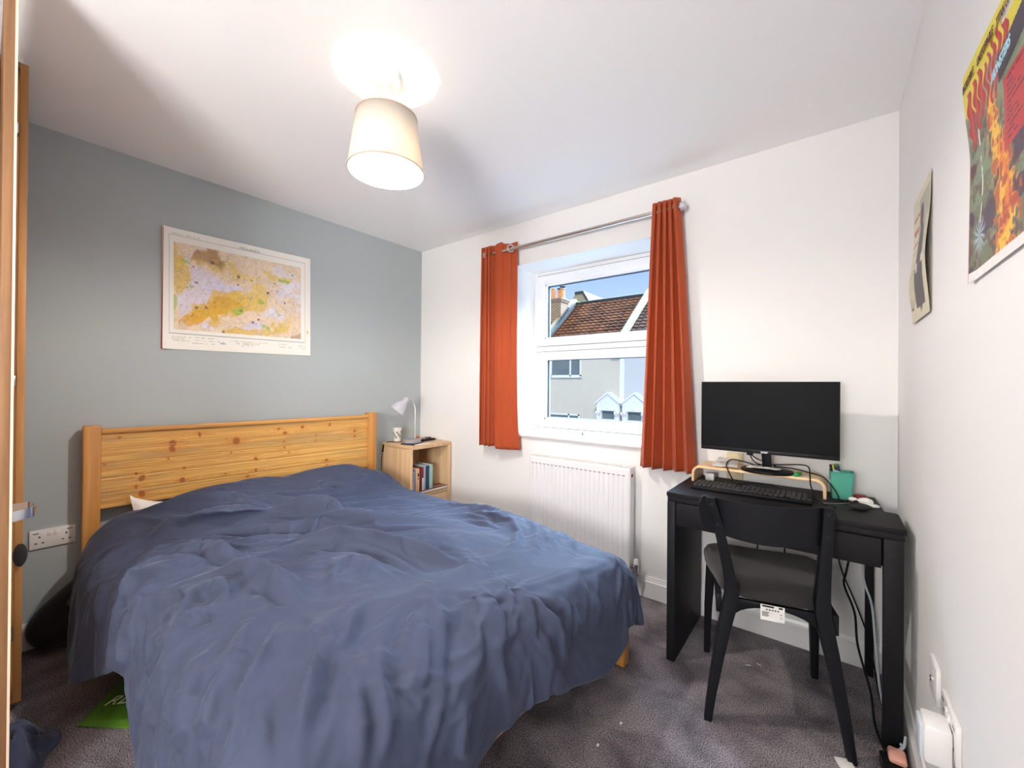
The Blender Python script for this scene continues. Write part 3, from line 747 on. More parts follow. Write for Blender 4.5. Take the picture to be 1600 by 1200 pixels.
mt = thing('mattress', 'white mattress hidden under the duvet on the pine bed', 'mattress', BED_O, BED_R)
B().box((.068, .095, .279), (2.025, 1.478, .462), .035, seg=4).build('mattress_body', mat('mattress_white', (.75, .74, .72), .9, bump=.2), mt)

def pillow(name, label, u0, u1, v0, v1, zb, zt, m, lift=0):
    root = thing(name, label, 'pillow', BED_O, BED_R)
    n = 36; t = B(); top = []; bot = []
    for i in range(n+1):
        ra = []; rb = []
        for j in range(n+1):
            a = i/n*2-1; c = j/n*2-1
            pin = 1-.07*(1-c*c)*abs(a)**3; pin2 = 1-.05*(1-a*a)*abs(c)**3
            u = (u0+u1)/2+(u1-u0)/2*a*pin; v = (v0+v1)/2+(v1-v0)/2*c*pin2
            hgt = ((1-a**4)*(1-c**4))**.55
            lf = lift*((1-a)/2)**4*((1-c)/2)**4
            ra.append((u, v, zb+(zt-zb)*(.35+.65*hgt)+lf)); rb.append((u, v, zb+(zt-zb)*(.35-.35*hgt)+lf))
        top.append(ra); bot.append(rb)
    t.grid(top); t.grid([list(reversed(r)) for r in bot]); bmesh.ops.remove_doubles(t.bm, verts=t.bm.verts, dist=.0005)
    t.build('pillow_case', m, root, ang=60)
    return root
pillow('pillow', 'white pillow whose corner shows at the left end of the headboard', .072, .50, .165, .74, .463, .592, M['paper'], .145)
pillow('pillow', 'dark blue pillow under the duvet at the nightstand end of the headboard', .072, .50, .80, 1.38, .463, .592, M['denim'])

# duvet: cloth laid over the bed, then every crease pressed in along its own line
STROKES = [(0.034,0.032,[[0.299,0.208],[0.51,0.293],[0.65,0.494],[0.883,0.687],[1.148,0.86],[1.333,1.12]]),
(-0.046,0.022,[[0.519,0.222],[0.676,0.361],[0.918,0.537],[1.135,0.715],[1.24,0.806],[1.419,1.052]]),
(0.026,0.028,[[0.232,0.177],[0.369,0.333],[0.513,0.528],[0.707,0.684],[0.88,0.8],[0.944,1.055]]),
(-0.030,0.020,[[0.254,0.194],[0.443,0.319],[0.609,0.503],[0.851,0.63],[0.995,0.746],[1.1,0.922]]),
(0.014,0.03,[[0.305,0.367],[0.414,0.556],[0.481,0.817],[0.522,1.14],[0.676,1.409]]),
(-0.012,0.025,[[0.353,0.355],[0.462,0.542],[0.557,0.789],[0.637,1.081],[0.829,1.299]]),
(0.014,0.02,[[0.382,0.939],[0.436,1.01],[0.529,1.075]]),
(-0.014,0.02,[[0.43,0.911],[0.481,0.981],[0.589,1.027]]),
(0.012,0.02,[[0.42,1.194],[0.369,1.361],[0.491,1.435]]),
(-0.012,0.018,[[0.459,1.157],[0.443,1.318],[0.564,1.395]]),
(0.012,0.02,[[0.797,0.919],[0.848,1.117],[0.953,1.35]]),
(-0.01,0.02,[[0.877,0.879],[0.956,1.047],[1.058,1.265]]),
(-0.016,0.02,[[0.931,1.225],[1.046,1.276],[1.269,1.313],[1.435,1.338],[1.569,1.296],[1.68,1.225],[1.783,1.058],[1.891,0.928]]),
(0.014,0.022,[[0.963,1.338],[1.189,1.389],[1.397,1.409],[1.559,1.364],[1.7,1.265],[1.811,1.083],[1.92,0.939]]),
(-0.014,0.018,[[1.572,1.381],[1.706,1.352],[1.789,1.284],[1.872,1.151]]),
(0.012,0.02,[[1.572,1.437],[1.709,1.409],[1.814,1.33],[1.91,1.171]]),
(-0.012,0.018,[[1.32,1.185],[1.467,1.233],[1.582,1.211]]),
(0.01,0.02,[[1.259,1.239],[1.416,1.296],[1.553,1.273]]),
(0.022,0.03,[[1.042,0.494],[1.192,0.607],[1.381,0.721],[1.537,0.8],[1.649,0.82],[1.747,0.817],[1.834,0.783]]),
(-0.02,0.022,[[1.122,0.466],[1.25,0.579],[1.46,0.673],[1.604,0.692],[1.744,0.69]]),
(-0.012,0.02,[[1.278,0.726],[1.412,0.82],[1.591,0.877],[1.716,0.882],[1.811,0.837]]),
(0.012,0.02,[[1.623,0.911],[1.738,0.882],[1.843,0.837],[1.945,0.752]]),
(0.02,0.018,[[0.784,0.214],[0.746,0.262],[0.864,0.265],[0.877,0.316],[1.007,0.336],[1.109,0.384],[1.176,0.389]]),
(-0.024,0.016,[[0.889,0.205],[0.87,0.248],[0.944,0.256],[0.956,0.299],[1.074,0.316],[1.176,0.361],[1.253,0.381]]),
(-0.014,0.016,[[0.701,0.276],[0.787,0.307],[0.883,0.313]]),
(0.012,0.016,[[0.663,0.296],[0.749,0.333],[0.873,0.341]]),
(-0.018,0.022,[[1.138,0.273],[1.186,0.316],[1.326,0.341],[1.479,0.358],[1.652,0.361]]),
(0.016,0.022,[[1.081,0.307],[1.157,0.344],[1.298,0.367],[1.441,0.389],[1.62,0.398]]),
(-0.018,0.014,[[1.205,0.265],[1.301,0.259],[1.377,0.268],[1.435,0.259]]),
(0.015,0.014,[[1.205,0.285],[1.291,0.282],[1.371,0.29],[1.432,0.282]]),
(-0.015,0.013,[[1.393,0.231],[1.492,0.228]]),
(0.012,0.013,[[1.358,0.225],[1.46,0.219]]),
(-0.014,0.014,[[1.151,0.197],[1.227,0.2],[1.326,0.2]]),
(0.012,0.014,[[1.132,0.183],[1.227,0.183],[1.336,0.183]]),
(0.022,0.022,[[1.068,0.287],[1.007,0.188],[0.924,0.132],[0.959,0.092],[0.972,0.049],[0.928,0.024]]),
(-0.03,0.024,[[0.95,0.115],[0.979,0.069],[1.071,0.024],[1.129,-0.03]]),
(0.01,0.018,[[0.593,0.222],[0.749,0.14],[0.854,0.064]]),
(-0.01,0.016,[[0.545,0.205],[0.64,0.137],[0.73,0.072]]),
(0.01,0.016,[[0.468,0.149],[0.538,0.1],[0.666,0.044],[0.72,-0.036]]),
(-0.009,0.016,[[0.408,0.137],[0.475,0.089],[0.586,0.032]]),
(-0.009,0.014,[[0.762,0.245],[0.883,0.143],[0.915,0.098]]),
(0.009,0.014,[[0.819,0.242],[0.934,0.151],[0.94,0.103]]),
(0.008,0.016,[[0.653,0.078],[0.778,0.01],[0.816,-0.098]]),
(0.016,0.02,[[1.023,0.129],[1.1,0.089],[1.224,-0.01],[1.186,-0.101]]),
(-0.014,0.018,[[1.109,0.14],[1.237,0.092],[1.371,0.032],[1.483,-0.027]]),
(0.012,0.018,[[1.221,0.168],[1.393,0.123],[1.527,0.061],[1.629,0.01],[1.69,-0.064]]),
(-0.012,0.018,[[1.294,0.174],[1.454,0.129],[1.594,0.075],[1.709,0.032]]),
(0.012,0.018,[[1.556,0.149],[1.665,0.095],[1.757,0.049],[1.846,0.007]]),
(-0.01,0.018,[[1.546,0.171],[1.703,0.109],[1.805,0.064],[1.894,0.024]]),
(0.01,0.016,[[1.412,0.143],[1.495,0.098],[1.613,0.055]]),
(0.016,0.022,[[1.486,0.324],[1.585,0.279],[1.709,0.18],[1.821,0.117],[1.897,0.072]]),
(-0.015,0.02,[[1.55,0.27],[1.623,0.217],[1.693,0.163],[1.776,0.115]]),
(0.016,0.022,[[1.633,0.316],[1.722,0.265],[1.837,0.177],[1.907,0.123],[1.984,0.083]]),
(-0.014,0.018,[[1.684,0.268],[1.767,0.208],[1.843,0.154],[1.91,0.115]]),
(0.014,0.014,[[1.821,0.355],[1.872,0.307],[1.958,0.248],[2.022,0.214]]),
(-0.012,0.014,[[1.856,0.353],[1.929,0.299],[2.009,0.245]]),
(0.012,0.016,[[1.866,0.194],[1.945,0.151],[2.047,0.112]]),
(-0.01,0.016,[[1.878,0.205],[1.968,0.166],[2.07,0.115]]),
(-0.014,0.012,[[1.744,0.37],[1.799,0.355],[1.84,0.338]]),
(0.01,0.012,[[1.722,0.364],[1.786,0.344],[1.824,0.327]]),
(0.01,0.01,[[1.403,0.585],[1.486,0.534],[1.582,0.48]]),
(-0.008,0.01,[[1.422,0.588],[1.495,0.542],[1.585,0.491]]),
(0.008,0.01,[[1.4,0.624],[1.505,0.576]]),
(0.008,0.01,[[1.479,0.675],[1.54,0.605],[1.598,0.539]]),
(0.014,0.016,[[1.709,0.692],[1.843,0.627],[1.974,0.531],[2.086,0.449],[2.162,0.404],[2.236,0.387]]),
(-0.01,0.014,[[1.834,0.61],[1.968,0.517],[2.079,0.432],[2.153,0.387]]),
(0.015,0.016,[[1.859,0.752],[1.933,0.707],[2.038,0.667],[2.105,0.633],[2.159,0.63],[2.226,0.622]]),
(-0.015,0.015,[[1.875,0.707],[1.958,0.653],[2.057,0.622],[2.111,0.602],[2.159,0.59]]),
(0.013,0.014,[[1.939,0.874],[2.019,0.794],[2.089,0.758],[2.156,0.777]]),
(-0.013,0.014,[[1.971,0.809],[2.044,0.746],[2.098,0.724],[2.159,0.735]]),
(0.012,0.013,[[2.051,0.877],[2.098,0.843],[2.159,0.86],[2.229,0.874]]),
(-0.012,0.013,[[2.063,0.834],[2.105,0.803],[2.162,0.82],[2.223,0.828]]),
(0.01,0.012,[[2.028,0.979],[2.098,0.933],[2.153,0.902],[2.207,0.908]]),
(-0.01,0.012,[[2.054,0.981],[2.111,0.947],[2.165,0.922]]),
(0.009,0.012,[[2.047,1.474],[2.118,1.392],[2.178,1.358]]),
(0.008,0.012,[[2.009,1.361],[2.095,1.282],[2.181,1.211]]),
(-0.008,0.012,[[2.038,1.42],[2.118,1.344],[2.188,1.282]]),
(0.009,0.012,[[2.015,1.182],[2.111,1.1],[2.188,1.055]]),
(-0.008,0.012,[[2.022,1.126],[2.108,1.049],[2.181,1.004]]),
(0.012,0.016,[[1.862,0.463],[1.939,0.401],[2.063,0.344],[2.14,0.31]]),
(-0.01,0.016,[[1.888,0.472],[1.971,0.409],[2.076,0.358]]),
(0.01,0.014,[[1.948,0.486],[2.022,0.421],[2.057,0.381]]),
(0.011,0.014,[[1.875,0.367],[1.974,0.341],[2.07,0.293],[2.153,0.259]]),
(-0.009,0.014,[[1.913,0.367],[2.022,0.344],[2.098,0.304]]),
(0.012,0.014,[[1.83,0.347],[1.897,0.299],[1.942,0.259]]),
(0.01,0.014,[[2.114,0.491],[2.172,0.486],[2.245,0.48]]),
(-0.009,0.014,[[2.121,0.514],[2.185,0.508],[2.264,0.508]]),
(0.009,0.014,[[1.834,0.585],[1.878,0.52],[1.952,0.423],[2.015,0.364]]),
(-0.008,0.014,[[1.802,0.582],[1.862,0.505],[1.926,0.421]]),
(0.009,0.016,[[1.706,0.486],[1.818,0.401],[1.91,0.336]]),
(-0.008,0.016,[[1.735,0.505],[1.84,0.418],[1.929,0.35]])]
def duvet():
    n = 620
    u0, u1, v0, v1 = .13, 2.01, .18, 1.405
    dl, dr, df = .315, .33, .303
    P = np.linspace(u0, u1+df, n); Q = np.linspace(v0-dl, v1+dr, n)
    p, q = np.meshgrid(P, Q, indexing='ij')
    cu = np.clip(p, u0, u1); cv = np.clip(q, v0, v1)
    ex = (p-cu)/df; ey = np.where(q < v0, (v0-q)/dl, (q-cv)/dr); sy = np.where(q < v0, -1., 1.)
    m_ = np.maximum(ex, ey)
    th = np.where(ex >= ey, ey/np.maximum(ex, 1e-9)*PI/4, PI/2-ex/np.maximum(ey, 1e-9)*PI/4)
    th = np.where(m_ <= 0, 0, th)
    du, dv = np.cos(th), np.sin(th)*sy
    dm = m_*(df*np.cos(th)**2+np.where(q < v0, dl, dr)*np.sin(th)**2)
    left = (sy < 0)*np.sin(th)**2; lob = np.exp(-((cu-.45)/.42)**2)
    rec = left*np.exp(-((cu-1.10)/.25)**2)
    dm = dm*(1+left*.34*lob)*(1-.12*rec)
    corner = np.where(q > v1, 1., 0.)*np.clip(np.sin(2*th), 0, 1)
    near = ss(cu, 1.55, 2.0)*np.where(q > v1, 1., 0.)*np.sin(th)**2+ss(cv, 1.05, 1.40)*np.cos(th)**2*(m_ > 0)
    dm = dm*(1-.26*np.maximum(corner, np.clip(near, 0, 1)))
    # uneven hem
    per = np.where(ex >= ey, cv+ (p-cu)*.0, 2.2+cu*sy)
    dm = dm*(1+.05*np.sin(per*5+1)*ss(m_, .5, 1)+.03*np.sin(per*13)*ss(m_, .5, 1))
    r = .15; a = np.clip(dm/r, 0, PI/2); h = r*np.sin(a); dn = r*(1-np.cos(a)); rest = np.maximum(dm-r*PI/2, 0)
    flare = .03+left*(.12*lob)
    h = h+rest*flare; dn = dn+rest*np.sqrt(1-flare**2); h = h+left*(.05*lob-.035*(1-lob))*ss(dm, 0, .25)-.010*rec*ss(dm, .05, .25)
    # hanging folds along the edges, deeper towards the hem
    hang = ss(dm, .10, .34)
    fo = .7*(np.sin(per*27+1.3*np.sin(per*7))*.5+.5*np.sin(per*46+2*np.sin(per*5)+2))
    h = h+hang*.014*fo*(1-left*lob*.3)
    U = cu+du*h; V = cv+dv*h
    edge = np.minimum(cv-v0, v1-cv)
    z = .535+.03*ss(edge, 0, .5)
    pil = ss(.62-cu, 0, .40); pz = .11+.03*ss(cv, .9, 1.3)-.02*np.exp(-((cv-.85)/.08)**2)
    z = z+pil*pz*(.55+.45*ss(edge, -.02, .22))-.035*ss(.24-cu, 0, .12)
    z = z+.02*ss(cu, .7, 1.4)-.035*ss(cu, 1.5, 2.1)*ss(cv, .3, 1.3)-.012*ss(cv, 1., 1.4)*ss(cu, 1.3, 2)
    Z = z-dn
    # creases
    D = np.zeros_like(p)
    wob = (fbm(p.shape, (22, 22), 91, 3)-.5)
    wob2 = (fbm(p.shape, (22, 22), 191, 3)-.5)
    pw = p+wob*.022; qw = q+wob2*.022
    for amp, wd, pts in STROKES:
        pts = np.array(pts); lo = pts.min(0)-wd*4; hi = pts.max(0)+wd*4
        i0, i1 = np.searchsorted(P, [lo[0], hi[0]]); j0, j1 = np.searchsorted(Q, [lo[1], hi[1]])
        if i1-i0 < 2 or j1-j0 < 2: continue
        a_ = pw[i0:i1, j0:j1]; b_ = qw[i0:i1, j0:j1]
        L = np.r_[0, np.cumsum(np.linalg.norm(np.diff(pts, axis=0), axis=1))]; T = L[-1]+1e-9
        best = np.full(a_.shape, 9.); tt = np.zeros(a_.shape)
        for k in range(len(pts)-1):
            d = pts[k+1]-pts[k]; l2 = (d**2).sum()+1e-12
            s = np.clip(((a_-pts[k][0])*d[0]+(b_-pts[k][1])*d[1])/l2, 0, 1)
            ds = np.hypot(a_-pts[k][0]-s*d[0], b_-pts[k][1]-s*d[1])
            mk = ds < best; best[mk] = ds[mk]; tt[mk] = ((L[k]+s*np.sqrt(l2))/T)[mk]
        env = ss(tt, -.08, .38)*(1-ss(tt, .58, 1.04))
        wv = wd*(.34+.26*env)
        prof_ = .8*np.exp(-(best/(wv*1.45))**2) if amp < 0 else np.exp(.32-np.sqrt((best/(wv*.85))**2+.10))
        D[i0:i1, j0:j1] += amp*prof_*env*2.75
    # soft lumps of filling and small crinkles
    D += (fbm(p.shape, (7, 6), 7, 2)-.5)*.040
    D += (np.abs(fbm(p.shape, (20, 18), 23, 3)-.5))*-.012
    D += (np.abs(fbm(p.shape, (60, 40), 67, 2)-.5))*-.003
    rid = np.abs(fbm(p.shape, (10, 55), 133, 3)-.5); D += -rid*.010*ss(p, .9, 1.8)
    for cells, sd_, amp_, msk in (((7, 36), 201, .0060, ss(p, .75, 1.3)), ((8, 52), 211, .0030, ss(p, .8, 1.2)), ((32, 7), 221, .0060, 1-ss(p, .6, 1.1))):
        nn_ = fbm(p.shape, cells, sd_, 2); D += amp_*np.exp(-np.abs(nn_-.5)/.035)*msk*(.35+.65*ss(fbm(p.shape, (6, 6), sd_+5, 2), .4, .6))
    gx = [np.gradient(c, axis=0) for c in (U, V, Z)]; gy = [np.gradient(c, axis=1) for c in (U, V, Z)]
    N = np.cross(np.stack(gx, -1), np.stack(gy, -1)); ln = np.linalg.norm(N, axis=-1, keepdims=True); N = N/np.maximum(ln, 1e-9)
    # smooth normals a little so creases do not fold through each other
    return U+N[..., 0]*D, V+N[..., 1]*D, Z+N[..., 2]*D
dv_ = thing('duvet', 'rumpled blue-grey duvet spread over the whole bed', 'duvet', BED_O, BED_R)
def settle_cover(step=4, frames=38):
    """let slack cotton settle over the creased filling for a moment, so that it folds like cloth"""
    U, V, Z = duvet()
    k = np.arange(0, U.shape[0], step); U, V, Z = [a[np.ix_(k, k)] for a in (U, V, Z)]
    filling = color_grid('duvet_filling', U, V, Z-.006, None, M['duvet'], None); filling.data.flip_normals()
    filling.matrix_world = Matrix.LocRotScale(Vector(BED_O), Euler((0, 0, BED_R)), None)
    filling.modifiers.new('collide', 'COLLISION'); filling.collision.thickness_outer = .004
    filling.collision.cloth_friction = 25; filling.collision.damping = .9
    cover = color_grid('duvet_cover', U, V, Z+.004, None, M['duvet'], dv_); cover.data.flip_normals()
    bpy.context.view_layer.update()
    cm_ = cover.modifiers.new('cloth', 'CLOTH'); cs = cm_.settings
    cs.quality = 6; cs.mass = .25; cs.shrink_min = -.10; cs.bending_stiffness = .03
    cs.tension_stiffness = 20; cs.compression_stiffness = 20; cs.shear_stiffness = 8; cs.air_damping = 1.0
    cc_ = cm_.collision_settings; cc_.distance_min = .003; cc_.collision_quality = 2; cc_.use_self_collision = False
    cm_.point_cache.frame_start = 1; cm_.point_cache.frame_end = frames
    for f_ in range(1, frames+1): SC.frame_set(f_)
    me = bpy.data.meshes.new_from_object(cover.evaluated_get(bpy.context.evaluated_depsgraph_get()))
    co = np.zeros(len(me.vertices)*3); me.vertices.foreach_get('co', co); co = co.reshape(-1, 3)
    low, high = co[:, 2].min(), co[:, 2].max()
    ok = low > .02 and high < .85
    cover.modifiers.clear()
    if ok: cover.data = me; me.name = 'duvet_cover'
    bpy.data.objects.remove(filling); SC.frame_set(1)
    cover.data.polygons.foreach_set('use_smooth', [True]*len(cover.data.polygons))
    q_ = cover.modifiers.new('t', 'SOLIDIFY'); q_.thickness = .010; q_.offset = -1
    q_ = cover.modifiers.new('s', 'SUBSURF'); q_.levels = 1; q_.render_levels = 1
    return cover
settle_cover()
# ================================================================== nightstand
NR = 0.0
NS = (.035, -.427, 0)
ns = thing('nightstand', 'pale birch nightstand with an open book shelf in the corner', 'nightstand', NS, NR)
NX, NY, NH = .375, .412, .757
B().box((0, 0, NH-.030), (NX, NY, NH), .002).build('top_board', M['birch_y'], ns)
B().box((0, 0, 0), (NX, .024, NH-.030), .002).build('side_board', M['birch_z'], ns)
B().box((0, NY-.032, 0), (NX, NY, NH-.030), .002).build('side_board', M['birch_z'], ns)
B().box((.012, .032, .356), (NX-.006, NY-.032, .380), .001).build('shelf', M['birch_y'], ns)
B().box((.012, .032, .05), (NX-.006, NY-.032, .07), .001).build('bottom_board', M['birch_y'], ns)
B().box((.002, .032, .05), (.012, NY-.032, NH-.030)).build('back_board', M['birch_z'], ns)
for a, b_ in ((.075, .210), (.214, .352)):
    B().box((NX-.022, .035, a), (NX-.004, NY-.035, b_), .002).build('drawer', M['birch_z'], ns)
B().cyl((NX*.93, -.0006, .715), (NX*.93, .002, .715), .005, n=14).build('screw_cap', M['lamp_base_grey'], ns)
def ns_pt(x, y, z): return (NS[0]+x*math.cos(NR)-y*math.sin(NR), NS[1]+x*math.sin(NR)+y*math.cos(NR), z)
books = [('orange', (215, 116, 50), .022, .196, 'orange book at the left end of the nightstand shelf'),
         ('blue', (70, 108, 168), .020, .190, 'blue book with a pale strip, second on the nightstand shelf'),
         ('cream', (232, 200, 150), .014, .186, 'cream book beside the blue one on the nightstand shelf'),
         ('sand', (222, 190, 148), .022, .194, 'sand coloured book with a black emblem on its spine'),
         ('wine', (120, 28, 44), .014, .205, 'thin wine red book between sand and red-white spines'),
         ('redwhite', (150, 40, 52), .016, .200, 'red book with a white lower spine on the nightstand shelf'),
         ('teal', (150, 186, 196), .018, .206, 'pale teal book left of the navy book'),
         ('navy', (42, 58, 84), .034, .206, 'thick navy book near the right end of the row'),
         ('mint', (150, 190, 186), .036, .210, 'thick mint green book at the right end of the row')]
y = .026
for nm, c, th_, hh, lab in books:
    x_, y_, z_ = ns_pt(.195, y, .380)
    bk = thing('book', lab, 'book', (x_, y_, z_), NR, group='books on the nightstand shelf')
    cm = mat('cover_'+nm, S(*c), .55, noise=.06)
    dp = .155 if hh < .2 else .165
    s = B(); s.box((0, .0005, 0), (dp, .0022, hh), .0006).box((0, th_-.0022, 0), (dp, th_-.0005, hh), .0006).box((dp-.003, .0005, 0), (dp, th_-.0005, hh), .0006)
    s.build('cover', cm, bk)
    B().box((.003, .0024, .003), (dp-.004, th_-.0024, hh-.003)).build('pages', M['paper'], bk)
    if nm == 'sand': B().box((dp-.0005, .005, hh-.06), (dp+.0004, th_-.005, hh-.035)).lathe([(.006, 0), (0, .0005)], (dp, th_/2, hh-.075), (1, 0, 0), 12).build('spine_emblem', M['matte_black'], bk)
    if nm == 'blue': B().box((dp-.0005, .003, .02), (dp+.0004, .007, hh-.01)).build('spine_strip', M['paper'], bk)
    if nm == 'redwhite': B().box((dp-.0005, .002, .01), (dp+.0004, th_-.002, .12)).build('spine_strip', M['paper'], bk)
    y += th_+.0012
x_, y_, z_ = ns_pt(.285, .155, .380)
jr = thing('journal', 'brown leather journal lying flat in front of the books', 'journal', (x_, y_, z_), NR)
B().box((-.01, -.055, 0), (.088, .225, .004), .0015).box((-.01, -.055, .020), (.088, .225, .024), .0015).box((-.014, -.055, 0), (-.008, .225, .024), .002).build('cover', M['brown_leather'], jr)
B().box((-.008, -.052, .004), (.085, .222, .020)).build('pages', M['paper'], jr)
B().tube([(.05, -.055, .0255), (.03, .05, .026), (.06, .12, .0265), (.07, .224, .0255)], .0015, 6).build('cord', M['cream_card'], jr)

# lamp, notebook, glass and the small things on the nightstand
x_, y_, z_ = ns_pt(.285, .085, NH)
nb = thing('notebook', 'dark navy notebook under the grey lamp on the nightstand', 'notebook', (x_, y_, z_), NR+.25)
B().box((-.07, -.05, 0), (.06, .075, .0095), .002).build('cover', M['navy'], nb)
B().box((-.068, -.0485, .002), (.0615, .0735, .0075)).build('pages', M['paper'], nb)
x_, y_, z_ = ns_pt(.335, .135, NH)
pp = thing('paper_slip', 'white slip of paper beside the navy notebook', 'paper', (x_, y_, z_), NR)
B().box((-.012, -.04, .0002), (.022, .075, .0040), .001).build('sheet', M['paper'], pp)
lx, ly, lz = ns_pt(.255, .105, NH+.0095)
lp = thing('desk_lamp', 'grey gooseneck reading lamp on the nightstand, switched off', 'lamp', (lx, ly, lz))
B().lathe([(.066, 0), (.070, .002), (.070, .022), (.066, .026), (0, .027)], n=48).build('base', M['lamp_base_grey'], lp)
neck = [(.006, .028, .024), (.006, .028, .13), (.006, .028, .245), (.002, .026, .28), (-.014, .022, .308), (-.036, .018, .326), (-.060, .012, .334)]
B().tube(neck, .0038, 10, smooth=6).build('gooseneck', M['steel'], lp)
hd_ = Vector((-.26, -.50, -.70)).normalized(); hc = Vector((-.070, .012, .345))
s = B(); s.lathe([(0, 0), (.022, .001), (.024, .006), (.024, .040), (.030, .048), (.046, .072), (.058, .105), (.066, .135), (.0645, .135), (.056, .105), (.044, .074), (.028, .052), (.0, .048)], hc, hd_, 40, cap=False)
shd = s.build('lamp_shade', M['lamp_grey'], lp, ang=50)
B().ball(tuple(hc+hd_*.080), .022).cyl(tuple(hc+hd_*.05), tuple(hc+hd_*.066), .013).build('bulb', M['ceramic'], shd)
B().cyl(tuple(hc-hd_*.001), tuple(hc-hd_*.006), .017, .012).build('top_cap', M['lamp_grey'], shd)
gp = [(-.068, -.012, .012), (-.12, -.03, -.004), (-.165, -.055, -.004), (-.20, -.082, -.006), (-.214, -.098, -.018), (-.218, -.101, -.030)]
g2 = [(-.226, -.103, -.080), (-.236, -.106, -.13), (-.241, -.105, -.2), (-.235, -.10, -.3)]
cb_ = B(); cb_.tube(gp, .0028, 8); cb_.tube(g2, .0028, 8); co_ = cb_.build('cable', M['black_plastic'], lp)
B().cyl((-.217, -.101, -.026), (-.227, -.104, -.084), .0095, .0085, 14).build('inline_switch', M['black_plastic'], co_)
gx_, gy_, gz_ = ns_pt(.055, .115, NH)
gl = thing('tumbler', 'small white patterned tumbler near the headboard end of the nightstand', 'tumbler', (gx_, gy_, gz_))
B().lathe([(0, 0), (.026, 0), (.029, .004), (.037, .108), (.035, .108), (.027, .008), (0, .007)], n=32, cap=False).build('body', M['ceramic'], gl, ang=50)
s = B()
for k in range(9):
    a = -1.9+k*.33; zz_ = .03+.055*((k*37) % 10)/10; r_ = .029+.008*zz_/.108+.0008
    s.lathe([(.010, 0), (0, .0012)], (r_*math.cos(a), r_*math.sin(a), zz_), (math.cos(a), math.sin(a), 0), 9)
s.build('printed_motif', mat('print_grey', (.28, .28, .26), .5), gl)
rx, ry, rz_ = ns_pt(.215, .245, NH)
rm = thing('remote_control', 'black remote lying at the window end of the nightstand', 'remote', (rx, ry, rz_), NR+.12)
B().box((-.024, -.02, 0), (.024, .135, .016), .006).build('body', M['black_plastic'], rm)
kb = B()
for i in range(3):
    for j in range(6): kb.box((-.016+i*.012, .01+j*.016, .0155), (-.009+i*.012, .018+j*.016, .0172), .0015)
kb.build('button', M['key'], rm)
wt = thing('wristwatch', 'black strapped wristwatch resting on the black remote', 'watch', (rx-.005, ry+.045, rz_+.0172), NR)
s = B(); s.tube([(-.022, -.020, .004), (-.030, .0, .005), (-.020, .028, .007), (.0, .044, .008), (.018, .03, .006), (.022, .005, .005), (.012, -.016, .004)], .0035, 8)
s.build('strap', M['matte_black'], wt)
B().lathe([(.013, 0), (.015, .002), (.015, .006), (.013, .008), (0, .008)], (-.006, -.020, .001), n=24).build('dial', M['steel'], wt)
ox_, oy_, oz_ = ns_pt(.11, .275, NH)
ob = thing('trinket', 'little cluster of orange beads behind the lamp base', 'trinket', (ox_, oy_, oz_))
s = B()
for k in range(9):
    a = k*.9; s.ball((.014*math.cos(a)*(k % 3)/2, .014*math.sin(a)*(k % 3)/2, .007+.010*(k//3)), .0078, n=10)
s.build('beads', M['orange_bits'], ob)

# ================================================================== desk
dk = thing('desk', 'black-brown writing desk with one drawer under the wall corner', 'desk', (2.69, -.25, 0))
DX0, DX1, DY0, DY1, DH = 2.303, 3.083, -.497, -.020, .750
arc = [(DX1-.022+.022*math.cos(a), -.285+.022*math.sin(a)) for a in np.linspace(0, PI/2, 6)]
poly = [(DX0, DY0), (DX1, DY0)]+arc+[(3.045, -.262), (3.032, DY1), (DX0, DY1)]
B().prism(poly, DH-.018, DH, 'xy', .0012).build('desktop', M['black_wood'], dk, world=True, ang=25)
B().box((DX0+.003, DY0+.004, DH-.040), (DX1-.004, DY0+.022, DH-.018), .001).build('front_rail', M['black_wood'], dk, world=True)
B().box((DX0+.002, DY0+.004, 0), (DX0+.036, DY1-.004, DH-.041), .0015).build('side_panel', M['black_wood_z'], dk, world=True)
B().box((DX0+.040, DY0+.006, .606), (3.020, DY0+.022, DH-.044), .001).build('drawer', M['black_wood'], dk, world=True)
B().box((DX0+.044, DY0+.022, .612), (3.018, DY1-.04, DH-.060)).build('drawer_box', M['black_wood'], dk, world=True)
B().box((3.026, DY0+.004, 0), (DX1-.006, DY0+.050, DH-.041), .0015).build('leg', M['black_wood_z'], dk, world=True)
B().box((3.000, DY1-.046, 0), (3.028, DY1-.006, DH-.018), .0015).build('leg', M['black_wood_z'], dk, world=True)
B().box((3.022, DY0+.050, .60), (3.040, -.28, DH-.018), .001).box((3.008, -.28, .60), (3.026, DY1-.046, DH-.018), .001).build('side_rail', M['black_wood'], dk, world=True)
B().box((DX0+.036, DY1-.016, .62), (3.0, DY1-.004, DH-.018), .001).build('back_rail', M['black_wood'], dk, world=True)

